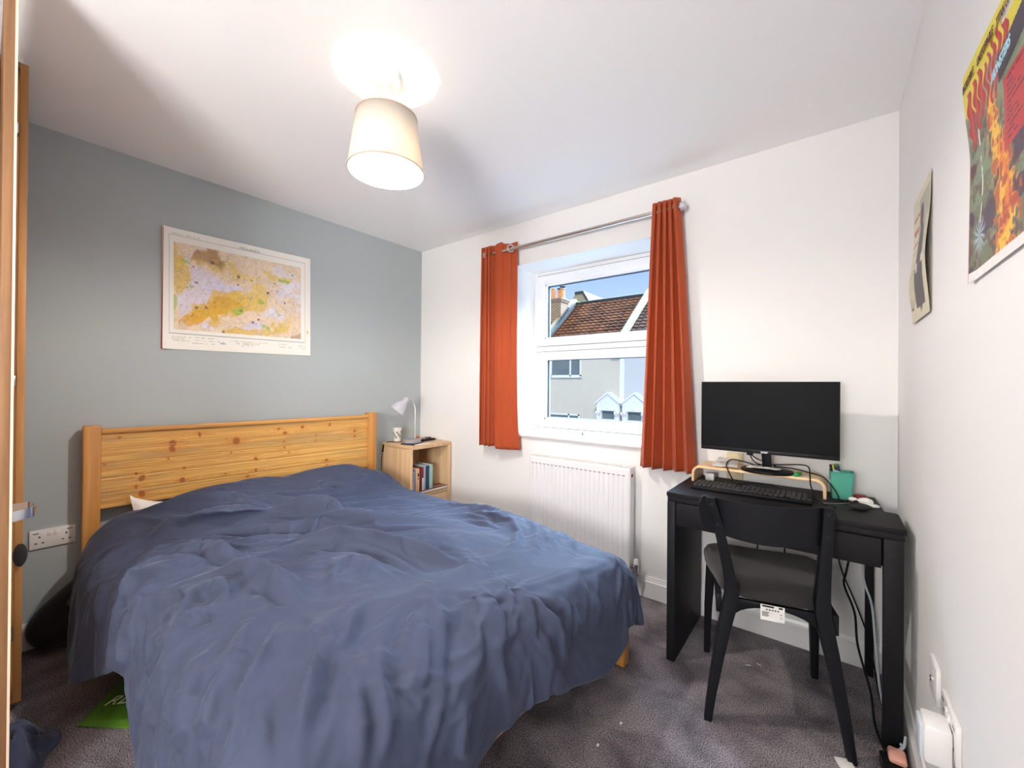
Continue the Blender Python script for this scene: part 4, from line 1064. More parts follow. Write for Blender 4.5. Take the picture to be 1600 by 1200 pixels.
# monitor riser
rs = thing('monitor_riser', 'bent birch monitor riser standing on the black desk', 'monitor stand', (2.605, -.11, DH))
def bend(x0, x1, zt, r, th):
    out = [(x0, 0)]; 
    for a in np.linspace(PI, PI/2, 8): out.append((x0+r+r*math.cos(a), zt-r+r*math.sin(a)))
    for a in np.linspace(PI/2, 0, 8): out.append((x1-r+r*math.cos(a), zt-r+r*math.sin(a)))
    out.append((x1, 0))
    r2 = r-th; inn = [(x1-th, 0)]
    for a in np.linspace(0, PI/2, 8): inn.append((x1-th-r2+r2*math.cos(a), zt-th-r2+r2*math.sin(a)))
    for a in np.linspace(PI/2, PI, 8): inn.append((x0+th+r2+r2*math.cos(a), zt-th-r2+r2*math.sin(a)))
    inn.append((x0+th, 0)); return out+inn
B().prism([(a-2.605, b_) for a, b_ in bend(2.332, 2.868, .080, .040, .0115)], -.088, .088, 'xz', .0015).build('bent_board', M['bent_birch'], rs, ang=30)
RT = DH+.080
# monitor
mn = thing('monitor', 'black widescreen monitor on the birch riser, switched off', 'monitor', (2.648, -.15, RT))
mb = B()
mb.prism([(-.100, -.088), (.100, -.088)], 0, 0) if False else None
ell = [(.105*math.cos(a), .088*math.sin(a)*(1 if math.sin(a) > 0 else 1.0)) for a in np.linspace(0, 2*PI, 49)[:-1]]
mb.prism(ell, .0, .012, 'xy', .003); mb.build('stand_base', M['black_plastic'], mn, ang=40)
B().prism([(-.018, .012), (.018, .012), (.012, .17), (-.030, .17)], .010, .030, 'xz', .003).build('stand_neck', M['black_plastic'], mn)
MX0, MX1, MZ0, MZ1, MYF = 2.381, 2.912, .920, 1.246, -.222
c_ = B(); c_.box((MX0, MYF, MZ0), (MX1, MYF+.012, MZ1), .0025); c_.box((MX0+.02, MYF+.010, MZ0+.02), (MX1-.02, MYF+.034, MZ1-.03), .010)
c_.box((MX0+.16, MYF+.030, MZ0+.05), (MX1-.16, MYF+.092, MZ0+.19), .012)
cs = c_.build('casing', M['black_plastic'], mn, world=True)
B().box((MX0+.005, MYF-.0006, MZ0+.018), (MX1-.005, MYF+.001, MZ1-.005)).build('screen', M['screen'], mn, world=True)
B().box((MX0+.001, MYF-.0028, MZ0+.001), (MX1-.001, MYF+.001, MZ0+.017), .001).build('lower_bezel', M['black_plastic'], mn, world=True)
text_part('acer', .016, M['lamp_grey'], mn, inv_of(mn) @ frame_mtx((2.633, MYF-.0034, MZ0+.0045), (1, 0, 0), (0, 0, 1)), 'logo', bold=.0006)
B().box((2.575, MYF+.006, MZ0-.012), (2.600, MYF+.030, MZ0+.004), .004).build('port_plug', M['black_plastic'], mn, world=True)

# keyboard
kd = thing('keyboard', 'full size black keyboard in front of the birch riser', 'keyboard', (2.60, -.290, DH), math.radians(2.0))
B().box((-.232, -.072, 0), (.222, .072, .016), .004).build('case', M['black_plastic'], kd)
kk_ = B(); rowz = [(.048, 0), (.024, .004), (.005, .010), (-.014, .014), (-.033, .002), (-.052, .0)]
for ri, (yy, off) in enumerate(rowz):
    x = -.222
    while x < .208:
        wk_ = .0165
        if ri == 5 and -.14 < x < -.03: wk_ = .106
        if not ((.062 < x < .068) or (.125 < x < .131)):
            tb = .0035
            kk_.prism([(x+.0008, yy-.008), (x+wk_, yy-.008), (x+wk_, yy+.008), (x+.0008, yy+.008)], .0155, .0225, 'xy', .0012)
        x += wk_+.0022
ko = kk_.build('keycaps', M['key'], kd, ang=30); ko['kind'] = 'stuff'
# papers, green eraser etc. on the riser
def sheet(name, label, pts, z0_, m, seed, amp=.008, group=None):
    """crumpled sheet; pts are four corners in world xy, in order"""
    rg_ = np.random.RandomState(seed); n = 26
    c = Vector((sum(p[0] for p in pts)/4, sum(p[1] for p in pts)/4, z0_))
    rt0 = thing(name, label, 'paper', c)
    nz_ = fbm((n, n), (3, 3), seed, 3); rows = []
    s_ = np.linspace(0, 1, n)
    hz = [p[2] for p in pts]
    for i in range(n):
        r_ = []
        for j in range(n):
            a, b_ = s_[i], s_[j]
            w4 = ((1-a)*(1-b_), a*(1-b_), a*b_, (1-a)*b_)
            x = sum(w*p[0] for w, p in zip(w4, pts)); y_ = sum(w*p[1] for w, p in zip(w4, pts)); z = sum(w*q for w, q in zip(w4, hz))
            r_.append((x-c.x, y_-c.y, z + amp*float(nz_[i, j])))
        rows.append(r_)
    o = B().grid(rows).build('sheet', m, rt0, ang=60)
    q = o.modifiers.new('t', 'SOLIDIFY'); q.thickness = .0012; q.offset = 1
    return rt0
printed = mat('receipt_print', (.74, .71, .66), .85, noise=.22, nscale=90)
sheet('paper_note', 'crumpled printed paper at the left end of the birch riser', [(2.425, -.195, .001), (2.535, -.185, .004), (2.515, -.045, .016), (2.425, -.04, .022)], RT+.001, printed, 3, .010)
sheet('paper_note', 'crumpled cream paper lying on the black monitor foot', [(2.568, -.172, .001), (2.690, -.200, .001), (2.705, -.155, .002), (2.590, -.115, .004)], RT+.0125, printed, 9, .010)
sheet('paper_note', 'flat pale paper under the right end of the monitor foot', [(2.74, -.192, 0), (2.82, -.19, 0), (2.83, -.14, 0), (2.76, -.13, 0)], RT+.0003, M['cream_card'], 15, .0008)
er = thing('lighter', 'small bright green block on the riser beside the monitor foot', 'lighter', (2.768, -.165, RT+.0018), math.radians(78))
B().box((-.032, -.008, 0), (.022, .008, .015), .002).build('body', M['green_plastic'], er)
B().box((.022, -.007, .001), (.030, .007, .014), .002).build('cap', mat('green_light', S(60, 190, 110), .4), er)
cc = thing('card_box', 'cream card standing against the wall behind the birch riser', 'card', (2.50, -.012, RT-.03))
B().box((-.042, -.006, -.050), (.030, .006, .085), .001).build('card', M['cream_card'], cc)

# pen pot
ppt = thing('pen_pot', 'turquoise square pen pot at the right of the desk', 'pen pot', (2.918, -.115, DH), math.radians(4))
def rrect(hx, hy, r, z, n=5):
    o = []
    for cx, cy, a0 in ((hx-r, hy-r, 0), (-hx+r, hy-r, PI/2), (-hx+r, -hy+r, PI), (hx-r, -hy+r, 3*PI/2)):
        for k in range(n+1):
            a = a0+k*PI/2/n; o.append((cx+r*math.cos(a), cy+r*math.sin(a), z))
    return o
s = B(); s.sweep([rrect(.034, .030, .007, 0), rrect(.041, .036, .008, .114), rrect(.039, .034, .007, .114), rrect(.033, .028, .006, .004)])
s.build('pot', M['turquoise'], ppt, ang=50)
mk = thing('highlighter', 'black marker with a yellow strip leaning in the turquoise pot', 'pen', (2.893, -.118, DH+.012))
s = B(); s.box((-.007, -.005, 0), (.007, .005, .128), .002, rot=(.0, -.16, 0)); s.build('barrel', M['matte_black'], mk)
B().box((-.0028, -.0062, .066), (.0028, -.0048, .128), .0005, rot=(0, -.16, 0)).build('yellow_strip', M['yellow'], mk)
mk2 = thing('pen', 'dark green topped marker leaning in the turquoise pot', 'pen', (2.912, -.112, DH+.012))
B().box((-.013, -.007, 0), (.009, .007, .128), .002, rot=(0, -.16, 0)).build('barrel', M['navy'], mk2)
B().box((-.022, -.0075, .120), (-.002, .0075, .130), .001, rot=(0, -.16, 0)).build('cap', mat('green_dark', S(60, 120, 60), .5), mk2)
mk3 = thing('eraser', 'pale blue eraser poking from the left side of the turquoise pot', 'eraser', (2.897, -.138, DH+.088))
B().box((-.014, -.005, -.03), (.014, .005, .030), .003, rot=(0, .25, 0)).build('body', M['pale_blue'], mk3)
# small things by the wall
bl = thing('lip_balm', 'dark red round tin behind the crumpled tissue', 'tin', (2.980, -.135, DH))
s = B(); s.lathe([(0, 0), (.019, .001), (.024, .008), (.024, .018), (.019, .026), (0, .028)], (0, 0, 0), n=28); s.build('body', M['dark_red'], bl, ang=60)
B().lathe([(.012, 0), (.015, .008), (.010, .016), (0, .018)], (-.028, .004, 0), n=16).build('pink_cap', M['pink'], bl)
ts = thing('tissue', 'crumpled white tissue with an earphone at the right of the desk', 'tissue', (2.988, -.215, DH))
s = B(); s.ball((.004, 0, .017), .019, (1.35, .85, .8), 14).ball((-.034, .008, .018), .012, (1.3, .9, .7), 12).ball((.030, -.012, .007), .013, (1.3, .9, .5), 12).ball((.012, -.014, .007), .015, (1.4, .7, .5), 12)
bmesh.ops.subdivide_edges(s.bm, edges=s.bm.edges, cuts=1)
rg_ = random.Random(4)
for v_ in s.bm.verts: v_.co += Vector((rg_.uniform(-1, 1), rg_.uniform(-1, 1), rg_.uniform(-.4, 1)))*.0016
s.build('tissue_body', M['paper'], ts, ang=20)
ea = thing('earphones', 'black earphones lying on the desk beside the white tissue', 'earphones', (2.955, -.235, DH))
s = B(); s.lathe([(0, 0), (.007, .002), (.009, .008), (.006, .016), (0, .018)], (0, 0, .010), (.5, .3, .2), 14).lathe([(0, 0), (.006, .002), (.008, .007), (.005, .013), (0, .014)], (-.016, .010, .009), (-.5, .5, .1), 14)
s.build('earbud', M['black_plastic'], ea)
B().tube([(-.012, .006, .008), (-.035, -.004, .003), (-.065, -.024, .002), (-.11, -.05, .002)], .0012, 6).build('cord', M['steel'], ea)
gc = thing('glasses_case', 'small dark oval case at the front right of the desk', 'case', (2.972, -.300, DH), math.radians(10))
s = B(); s.ball((0, 0, .0135), .0135, (2.7, 1.5, .98), 24); s.build('body', M['matte_black'], gc, ang=80)

# cables over the riser
cab = [('cable', 'black cable looping off the left of the riser over the keyboard', [(2.66, -.10, RT+.030), (2.60, -.09, RT+.016), (2.545, -.10, RT+.028), (2.50, -.11, RT+.034), (2.482, -.14, RT+.022), (2.492, -.198, RT+.004), (2.53, -.235, DH+.030), (2.565, -.28, DH+.026)]),
       ('cable', 'black cable arching over the right of the riser down to the desk', [(2.67, -.10, RT+.028), (2.72, -.10, RT+.034), (2.775, -.11, RT+.042), (2.805, -.135, RT+.038), (2.812, -.192, RT+.004), (2.816, -.225, DH+.055), (2.835, -.27, DH+.018), (2.868, -.315, DH+.003), (2.90, -.33, DH+.003)]),
       ('cable', 'black cable running from the monitor past the turquoise pot', [(2.67, -.095, RT+.020), (2.74, -.10, RT+.020), (2.80, -.12, RT+.014), (2.855, -.15, RT+.006), (2.885, -.166, DH+.055), (2.905, -.175, DH+.022), (2.912, -.18, DH+.003), (2.94, -.20, DH+.003)]),
       ('cable', 'short black lead hanging under the monitor behind its foot', [(2.588, -.205, MZ0-.008), (2.592, -.17, .885), (2.605, -.13, .862), (2.64, -.10, RT+.014)]),
       ('cable', 'second black lead from the monitor port to its foot', [(2.590, -.195, MZ0-.010), (2.61, -.16, .888), (2.645, -.12, .868), (2.68, -.09, .850)])]
for nm, lab, pts in cab:
    tag(B().tube(pts, .0027, 8, smooth=6).build(nm, M['black_plastic']), lab, 'cable', 'monitor cables')
tag(B().tube([(2.50, -.19, DH+.0035), (2.56, -.20, DH+.022), (2.60, -.16, DH+.02), (2.68, -.19, DH+.028), (2.74, -.21, DH+.004), (2.79, -.23, DH+.003)], .0025, 8).build('cable', M['black_plastic']),
    'black cable lying in the gap under the birch riser', 'cable', 'monitor cables')
tag(B().box((2.38, -.13, DH), (2.42, -.09, DH+.035), .002).build('glass_jar', M['plastic_white']), 'small pale jar standing under the left of the riser', 'jar')

# ================================================================== chair
ch = thing('desk_chair', 'black wooden chair with curved backrest and grey seat at the desk', 'chair', (2.728, -.650, 0), math.radians(14))
def leg_sweep(pts, secs):
    rings = []
    for p, (a, b_, yaw_) in zip(pts, secs):
        ring = []
        for cx, cy in ((1, 1), (.8, 1.0), (-.8, 1), (-1, 1), (-1, .8), (-1, -.8), (-1, -1), (-.8, -1), (.8, -1), (1, -1), (1, -.8), (1, .8)):
            sx_ = cx*.94 if abs(cx) == 1 and abs(cy) == 1 else cx; sy_ = cy*.94 if abs(cx) == 1 and abs(cy) == 1 else cy
            ring.append((p[0]+a*sx_*math.cos(yaw_)-b_*sy_*math.sin(yaw_), p[1]+a*sx_*math.sin(yaw_)+b_*sy_*math.cos(yaw_), p[2]))
        rings.append(ring)
    return rings
for sg in (-1, 1):
    pts = [(sg*.212, -.030, 0), (sg*.196, -.024, .12), (sg*.166, -.012, .30), (sg*.143, -.006, .42), (sg*.136, -.006, .47), (sg*.142-.005, -.012+.002*sg, .55), (sg*.160-.018, -.030+.008*sg, .70), (sg*.177-.032, -.049+.014*sg, .822)]
    sec = [(.0125, .014, 0), (.0155, .017, 0), (.020, .021, 0), (.0235, .024, 0), (.023, .024, 0), (.0195, .021, 0), (.0165, .0175, 0), (.0145, .016, 0)]
    # interpolate for a smooth bend
    P3 = []; S3 = []
    for i in range(len(pts)-1):
        p0 = Vector(pts[max(i-1, 0)]); p1 = Vector(pts[i]); p2 = Vector(pts[i+1]); p3 = Vector(pts[min(i+2, len(pts)-1)])
        for k in range(5):
            t_ = k/5
            P3.append(.5*((2*p1)+(-p0+p2)*t_+(2*p0-5*p1+4*p2-p3)*t_*t_+(-p0+3*p1-3*p2+p3)*t_**3))
            S3.append(tuple(u*(1-t_)+w__*t_ for u, w__ in zip(sec[i], sec[i+1])))
    P3.append(Vector(pts[-1])); S3.append(sec[-1])
    s = B(); s.sweep(leg_sweep(P3, S3)); lg = s.build('rear_leg', M['black_lacquer'], ch, ang=40)
    for zz_, yy_, xx_ in ((.800, -.0615+.0135*sg, .174-.030*sg), (.725, -.0500+.010*sg, .164-.021*sg)):
        B().lathe([(.0055, 0), (.0055, .0016), (.003, .0024), (0, .0018)], (sg*xx_, yy_, zz_), (0, -1, -.1), 14).build('screw', M['matte_black'], lg)
    s = B(); s.sweep(leg_sweep([(sg*.205, .395, 0), (sg*.200, .385, .22), (sg*.190, .370, .44)], [(.012, .012, 0), (.016, .016, 0), (.020, .020, 0)])); s.build('front_leg', M['black_lacquer'], ch, ang=40)
# arched rail joining the rear legs
arcp = [(-.140, .452), (.140, .452), (.148, .335)]
for k in np.linspace(0, 1, 15): arcp.append((.136*math.cos(k*PI), .355+.082*math.sin(k*PI)**.8))
arcp.append((-.148, .335))
B().prism(arcp, -.012, .006, 'xz', .001).build('arched_rail', M['black_lacquer'], ch, ang=30)
for sg in (-1, 1):
    B().prism([(.0, .452), (.375, .452), (.375, .405), (.19, .425), (.0, .385)], sg*.176-.009, sg*.176+.009, 'yz', .001).build('side_rail', M['black_lacquer'], ch)
B().prism([(-.185, .452), (.185, .452), (.185, .405), (0, .425), (-.185, .405)], .366, .384, 'xz', .001).build('front_rail', M['black_lacquer'], ch)
# seat pad
rows = []; n = 30
for part, zt_, sgn in ((0, 0, 1),):
    pass
s = B(); top = []; bot = []
for i in range(n+1):
    ra = []; rb = []
    a = i/n
    for j in range(n+1):
        c = j/n*2-1
        hw = .178+(.222-.178)*ss(a, 0, .75)
        rnd = 1-.10*abs(2*a-1)**6
        x = c*hw*(1-.05*abs(2*a-1)**8)
        y_ = .006+.424*a - .020*(1-abs(c)**3)*(1 if a < .5 else -1)*abs(2*a-1)**3 + .030*abs(c)**6*(1-2*a)
        e = ((1-abs(c)**7)*(1-abs(2*a-1)**9))**.5
        droop = -.012*ss(.14-a, 0, .14)-.020*ss(a-.88, 0, .12)
        ra.append((x, y_, .482+.034*e-.008*(1-c*c)*ss(a, 0, .3)+droop)); rb.append((x*.985, y_, .460))
    top.append(ra); bot.append(rb)
s.grid(top); s.grid([list(reversed(r)) for r in bot])
for side in (0, n):
    s.grid([[top[i][side] for i in range(n+1)], [bot[i][side] for i in range(n+1)]]); s.grid([[top[side][j] for j in range(n+1)], [bot[side][j] for j in range(n+1)]])
bmesh.ops.remove_doubles(s.bm, verts=s.bm.verts, dist=.0002)
s.build('seat', M['seat_fabric'], ch, ang=50)
# curved backrest
s = B(); nx, nz_ = 40, 14; fr = []; bk_ = []
for i in range(nz_+1):
    v_ = i/nz_; rf = []; rb2 = []
    for j in range(nx+1):
        u_ = j/nx*2-1
        # rounded outline
        ed = abs(u_)
        ztop = .818-.000*u_*u_ - .040*max(0, (ed-.90)/.10)**2.2
        zbot = .696-.014*(1-u_*u_) + .040*max(0, (ed-.88)/.12)**2.2
        z = zbot+(ztop-zbot)*v_
        x = u_*.214; y_ = -.088+.100*u_*u_ - .012*v_
        y_ = y_ - .0
        c5, s5 = math.cos(.045), math.sin(.045)
        def tw(yy): return (x*c5-(yy+.05)*s5-.030, x*s5+(yy+.05)*c5-.05, z)
        rf.append(tw(y_+.014)); rb2.append(tw(y_+.002))
    fr.append(rf); bk_.append(rb2)
s.grid(fr); s.grid([list(reversed(r)) for r in bk_])
for side in (0, nx): s.grid([[fr[i][side] for i in range(nz_+1)], [bk_[i][side] for i in range(nz_+1)]])
for side in (0, nz_): s.grid([fr[side], bk_[side]])
bmesh.ops.remove_doubles(s.bm, verts=s.bm.verts, dist=.0001)
s.build('backrest', M['black_lacquer'], ch, ang=50)
lb = B().box((-.045, -.0165, .398), (.028, -.0155, .452)).build('care_label', M['paper'], ch)
s = B(); s.box((-.040, -.0170, .444), (-.004, -.0164, .450)); s.box((.010, -.0170, .444), (.022, -.0164, .450))
for k in range(5): s.box((-.028+k*.0085, -.0170, .434), (-.023+k*.0085, -.0164, .438))
for k in range(5): s.box((-.040, -.0170, .426-k*.0035), (-.018-(k*7 % 5)*.001, -.0164, .4275-k*.0035))
s.box((.014, -.0170, .424), (.020, -.0164, .426)).box((.016, -.0170, .412), (.018, -.0164, .417))
s.build('label_print', M['matte_black'], lb)

# ------------------------------------------------------------------ cables, power strip below the desk
low = [('black power cable hanging behind the chair and down to the carpet', [(2.945, -.34, .60), (2.93, -.36, .52), (2.925, -.36, .47), (2.955, -.37, .38), (2.965, -.37, .26), (3.00, -.39, .12), (3.01, -.43, .03), (3.03, -.52, .008), (3.045, -.58, .008)], .0038, 'black_plastic'),
       ('thin black cable slanting across the wall under the desk', [(2.900, -.04, .62), (2.905, -.035, .5), (2.925, -.03, .40), (2.97, -.03, .28), (3.015, -.06, .14), (3.035, -.2, .02), (3.045, -.3, .006)], .0028, 'black_plastic'),
       ('pale grey cable beside the right rear leg of the desk', [(2.992, -.075, .60), (2.99, -.08, .48), (2.996, -.08, .40), (3.02, -.09, .31), (3.030, -.12, .16), (3.04, -.2, .02), (3.052, -.40, .006), (3.060, -.46, .05), (3.072, -.50, .03), (3.05, -.52, .015), (3.03, -.56, .02)], .0042, 'white_cable'),
       ('black cable looping below the seat against the skirting', [(2.62, -.03, .60), (2.60, -.03, .45), (2.585, -.032, .26), (2.60, -.036, .212), (2.65, -.036, .200), (2.700, -.036, .225), (2.715, -.034, .27), (2.715, -.03, .36), (2.70, -.03, .60)], .0032, 'black_plastic')]
for lab, pts, r_, mm in low:
    tag(B().tube(pts, r_, 8, smooth=6).build('power_cable', M[mm]), lab, 'cable', 'cables hanging under the desk')
ps = thing('power_strip', 'black extension socket on the carpet by the right desk leg', 'power strip', (3.045, -.60, 0), math.radians(4))
B().box((-.030, -.10, 0), (.028, .045, .034), .005).build('housing', M['black_plastic'], ps)
pg = thing('plug', 'salmon pink plug in the black extension socket', 'plug', (3.056, -.575, .0345))
B().box((-.024, -.03, 0), (.020, .028, .022), .008).build('body', M['pink'], pg)
B().tube([(.0, .026, .012), (.018, .050, .016), (.026, .085, .03)], .004, 8).build('cord', M['white_cable'], pg)
bx_ = thing('card_packet', 'small white card packet on the carpet by the right chair leg', 'packet', (2.928, -.665, 0), math.radians(24))
B().box((-.022, -.045, 0), (.022, .03, .008), .001).build('packet', M['paper'], bx_)
text_part('TAPE', .010, M['dark_red'], bx_, Matrix.Translation((-.018, .005, .0082)), 'print') if False else None

# loose bits on the carpet
for (x, y_, a_, lab) in ((2.600, -.310, .5, 'pale straw of fluff on the carpet below the chair, left one'), (2.637, -.275, -.6, 'pale straw of fluff on the carpet below the chair, right one')):
    tag(B().cyl((x-.010*math.cos(a_), y_-.010*math.sin(a_), .0022), (x+.010*math.cos(a_), y_+.010*math.sin(a_), .0022), .0016, n=6).build('fluff', M['cream_card']), lab, 'lint', 'bits on the carpet')
for (x, y_, lab) in ((2.29, -.955, 'white crumb on the carpet beside the foot of the bed'), (2.265, -1.09, 'pale crumb on the carpet just beyond the duvet hem')):
    tag(B().ball((x, y_, .004), .0045, (1, 1.3, .8), 8).build('crumb', M['paper']), lab, 'crumb', 'bits on the carpet')

# ================================================================== things left of the bed
# green bag sliding out from under the bed
gb = thing('green_bag', 'flat green plastic bag with white lettering, partly under the bed', 'bag', (.79, -2.10, 0))
A_, B2, C2, D2 = (.789, -2.173), (.615, -2.028), (.93, -1.78), (1.10, -1.95)
n = 40; rows = []; nzz = fbm((n, n), (5, 5), 77, 3)
for i in range(n):
    r_ = []
    for j in range(n):
        a, b_ = i/(n-1), j/(n-1)
        x = (1-a)*(1-b_)*A_[0]+a*(1-b_)*B2[0]+a*b_*C2[0]+(1-a)*b_*D2[0]; y_ = (1-a)*(1-b_)*A_[1]+a*(1-b_)*B2[1]+a*b_*C2[1]+(1-a)*b_*D2[1]
        e = min(a, 1-a, b_, 1-b_)
        r_.append((x, y_, .004+.016*float(nzz[i, j])*float(ss(e, 0, .12))+.003))
    rows.append(r_)
gm = mat('green_polythene', S(84, 128, 40), .28, noise=.25, nscale=12)
o = B().grid(rows).build('bag_body', gm, gb, world=True, ang=60); q = o.modifiers.new('t', 'SOLIDIFY'); q.thickness = .003; q.offset = -1
dx_ = Vector((D2[0]-A_[0], D2[1]-A_[1], 0)).normalized()
text_part('RL', .066, mat('bag_print', S(214, 226, 190), .4), gb, inv_of(gb) @ frame_mtx((.772, -2.104, .0275), (.65, .76, 0), (-.76, .65, 0)), 'lettering', shear=.35, ext=.0008)
# black bag slumped in the corner
bb = thing('black_bag', 'black fabric bag slumped between the bed and the grey wall', 'bag', (.10, -2.16, 0))
prof_bag = [(-2.262, .075), (-2.268, .105), (-2.255, .15), (-2.20, .215), (-2.14, .268), (-2.09, .31), (-2.04, .33), (-1.98, .25), (-1.96, .02), (-2.05, .002), (-2.16, .002), (-2.225, .018), (-2.25, .045)]
rings = []
for xx_, k in ((.018, .80), (.03, .93), (.06, 1.0), (.10, .97), (.128, .86), (.145, .66)):
    cy_, cz_ = -2.10, .12
    rings.append([(xx_+.010*math.sin(5*yy_*10+zz_*30), cy_+(yy_-cy_)*k, max(.003, cz_+(zz_-cz_)*k)) for yy_, zz_ in prof_bag])
s = B(); s.sweep(rings); o = s.build('bag_body', M['black_fabric'], bb, world=True, ang=60)
q = o.modifiers.new('sub', 'SUBSURF'); q.levels = 2; q.render_levels = 2
s = B(); s.tube([(.148, -2.235, .055), (.150, -2.20, .030), (.150, -2.14, .016), (.148, -2.08, .014)], .004, 6).build('seam', mat('brown_seam', S(60, 28, 24), .8), bb, world=True)
# crumpled jeans by the wardrobe
jn = thing('garment', 'crumpled dark blue garment on the carpet beside the wardrobe', 'clothing', (.80, -2.33, 0))
n = 90; a = np.linspace(0, 1, n); A2, B3 = np.meshgrid(a, a, indexing='ij')
e = np.minimum(np.minimum(A2, 1-A2), np.minimum(B3, 1-B3))
dome = ss(e, 0, .34)
nzj = fbm((n, n), (4, 4), 31, 4); fold = np.abs(np.sin((A2*2.1+B3*3.3)*PI+nzj*5))
Zj = .004+dome*(.035+.060*nzj+.040*fold)
ang_ = np.arctan2(B3-.5, A2-.5); rr_ = np.maximum(abs(A2-.5), abs(B3-.5))*2
rad_ = 1+.12*np.sin(3*ang_+1)+.07*np.sin(5*ang_)
Xj = .02+.135*rr_*rad_*np.cos(ang_)*1.0; Yj = .0+.120*rr_*rad_*np.sin(ang_)
o = color_grid('cloth', Xj, Yj, Zj, None, M['denim'], jn); q = o.modifiers.new('t', 'SOLIDIFY'); q.thickness = .004; q.offset = -1

# ================================================================== wardrobe
wd = thing('wardrobe', 'tall oak effect wardrobe at the left edge with its door open', 'wardrobe', (.30, -2.80, 0))
WY0, WY1 = -3.30, -2.290
B().box((.004, WY1-.020, .07), (.590, WY1, 2.362), .001).build('side_panel', M['oak_edge'], wd, world=True)
B().box((.004, WY0, .07), (.590, WY0+.020, 2.362), .001).build('side_panel', M['oak_z'], wd, world=True)
B().box((.004, WY0+.02, 2.342), (.590, WY1-.02, 2.362)).build('top_panel', M['oak_z'], wd, world=True)
B().box((.004, WY0+.02, .07), (.590, WY1-.02, .09)).build('bottom_panel', M['oak_z'], wd, world=True)
B().box((.004, WY0+.02, .09), (.010, WY1-.02, 2.342)).build('back_panel', M['carcass_dark'], wd, world=True)
B().box((.03, WY0+.03, 0), (.540, WY1-.05, .07)).build('plinth', M['oak_z'], wd, world=True)
dr = B().box((.600, -2.354, .045), (1.120, -2.3335, 2.370), .001).build('door', M['oak_z'], wd, world=True)
B().box((1.1185, -2.3345, .045), (1.1215, -2.3295, 2.370)).box((.600, -2.3345, .045), (1.119, -2.3295, 2.370)).build('pale_lit_face', mat('pale_lit_face', S(236, 204, 178), .5), dr, world=True)  # pale colour paints the light grazing the door's outer face
B().box((.592, WY0+.25, .075), (.610, WY0+.505, 2.357), .001).build('door', M['oak_z'], wd, world=True)
for z in (.30, 1.2, 2.1): B().box((.565, -2.332, z), (.606, -2.312, z+.04), .003).build('hinge', M['steel'], wd, world=True)
hz = .840
s = B()
pts_ = [(1.085, -2.330, hz), (1.080, -2.304, hz+.004), (1.070, -2.291, hz+.004), (1.03, -2.284, hz+.004), (.99, -2.291, hz+.004), (.980, -2.304, hz+.004), (.975, -2.330, hz)]
rings = []
P_ = [Vector(p) for p in pts_]
Q_ = []
for i in range(len(P_)-1):
    for k in range(5):
        p0, p1, p2, p3 = P_[max(i-1, 0)], P_[i], P_[i+1], P_[min(i+2, len(P_)-1)]; t_ = k/5
        Q_.append(.5*((2*p1)+(-p0+p2)*t_+(2*p0-5*p1+4*p2-p3)*t_*t_+(-p0+3*p1-3*p2+p3)*t_**3))
Q_.append(P_[-1])
for i, p in enumerate(Q_):
    d = (Q_[min(i+1, len(Q_)-1)]-Q_[max(i-1, 0)]).normalized(); nn = d.cross(Vector((0, 0, 1))).normalized()
    rings.append([p+nn*a_+Vector((0, 0, b_)) for a_, b_ in ((.003, .014), (-.003, .014), (-.003, -.014), (.003, -.014))])
s.sweep(rings); s.box((1.072, -2.332, hz-.018), (1.098, -2.328, hz+.018), .002); s.box((.962, -2.332, hz-.018), (.988, -2.328, hz+.018), .002)
s.build('handle', M['chrome'], dr, world=True, ang=30)
bs = thing('black_pouch', 'black pouch hooked on the wardrobe side below the handle', 'pouch', (.612, -2.300, .60))
s = B(); s.ball((.606, -2.297, .600), .030, (.55, .60, 1.35), 20); s.build('pouch_body', M['black_fabric'], bs, world=True, ang=80)

# ================================================================== map on the grey wall
mp_ = thing('wall_map', 'paper relief map of an English region pinned to the grey wall', 'map', (.003, -1.385, 1.745))
h_, w_ = 330, 500
s_ = np.linspace(0, 1, w_); t_ = np.linspace(0, 1, h_); Sg, Tg = np.meshgrid(s_, t_)
Yb = -1.788+.0+(.806)*Sg; Zb = (1.405+.010*Sg)*(1-Tg)+(2.078+.014*Sg)*Tg
Yb = Yb-.006*Tg
Xb = .0025+.010*ss(.10-Sg, 0, .10)*(1-.3*Tg)+.006*ss(Sg-.9, 0, .1)*(1-Tg)+.002*np.sin(Sg*9)**2
rgb = np.ones((h_, w_, 3))*np.array(S(238, 236, 228)); edge_ = ss(.04-np.minimum(Sg, Tg*.8), 0, .04)[..., None]
rgb = rgb*(1-edge_*.10)+np.array(S(236, 214, 186))*edge_*.10
a = (Sg-.062)/(.918-.062); b_ = 1-(Tg-.165)/(.888-.165)
a0_, b0_ = a, b_
inside = (a > 0) & (a < 1) & (b_ > 0) & (b_ < 1)
m1 = fbm((h_, w_), (7, 10), 11, 5); m2 = fbm((h_, w_), (12, 16), 12, 4); m3 = fbm((h_, w_), (60, 90), 13, 2)
base = np.array(S(232, 212, 186))+0*rgb
a = a+.11*(fbm((h_, w_), (9, 13), 301, 4)-.5); b_ = b_+.16*(fbm((h_, w_), (9, 13), 302, 4)-.5)
def blend(base, col, k): return base*(1-k[..., None])+np.array(S(*col))*k[..., None]
def blob(ca, cb_, ra, rb_, rot, soft=.35):
    da = (a-ca)*math.cos(rot)+(b_-cb_)*math.sin(rot); db = -(a-ca)*math.sin(rot)+(b_-cb_)*math.cos(rot)
    d = (da/ra)**2+(db/rb_)**2+(m1-.5)*3.6+(m2-.5)*1.6
    return 1-ss(d, 1-soft, 1+soft)
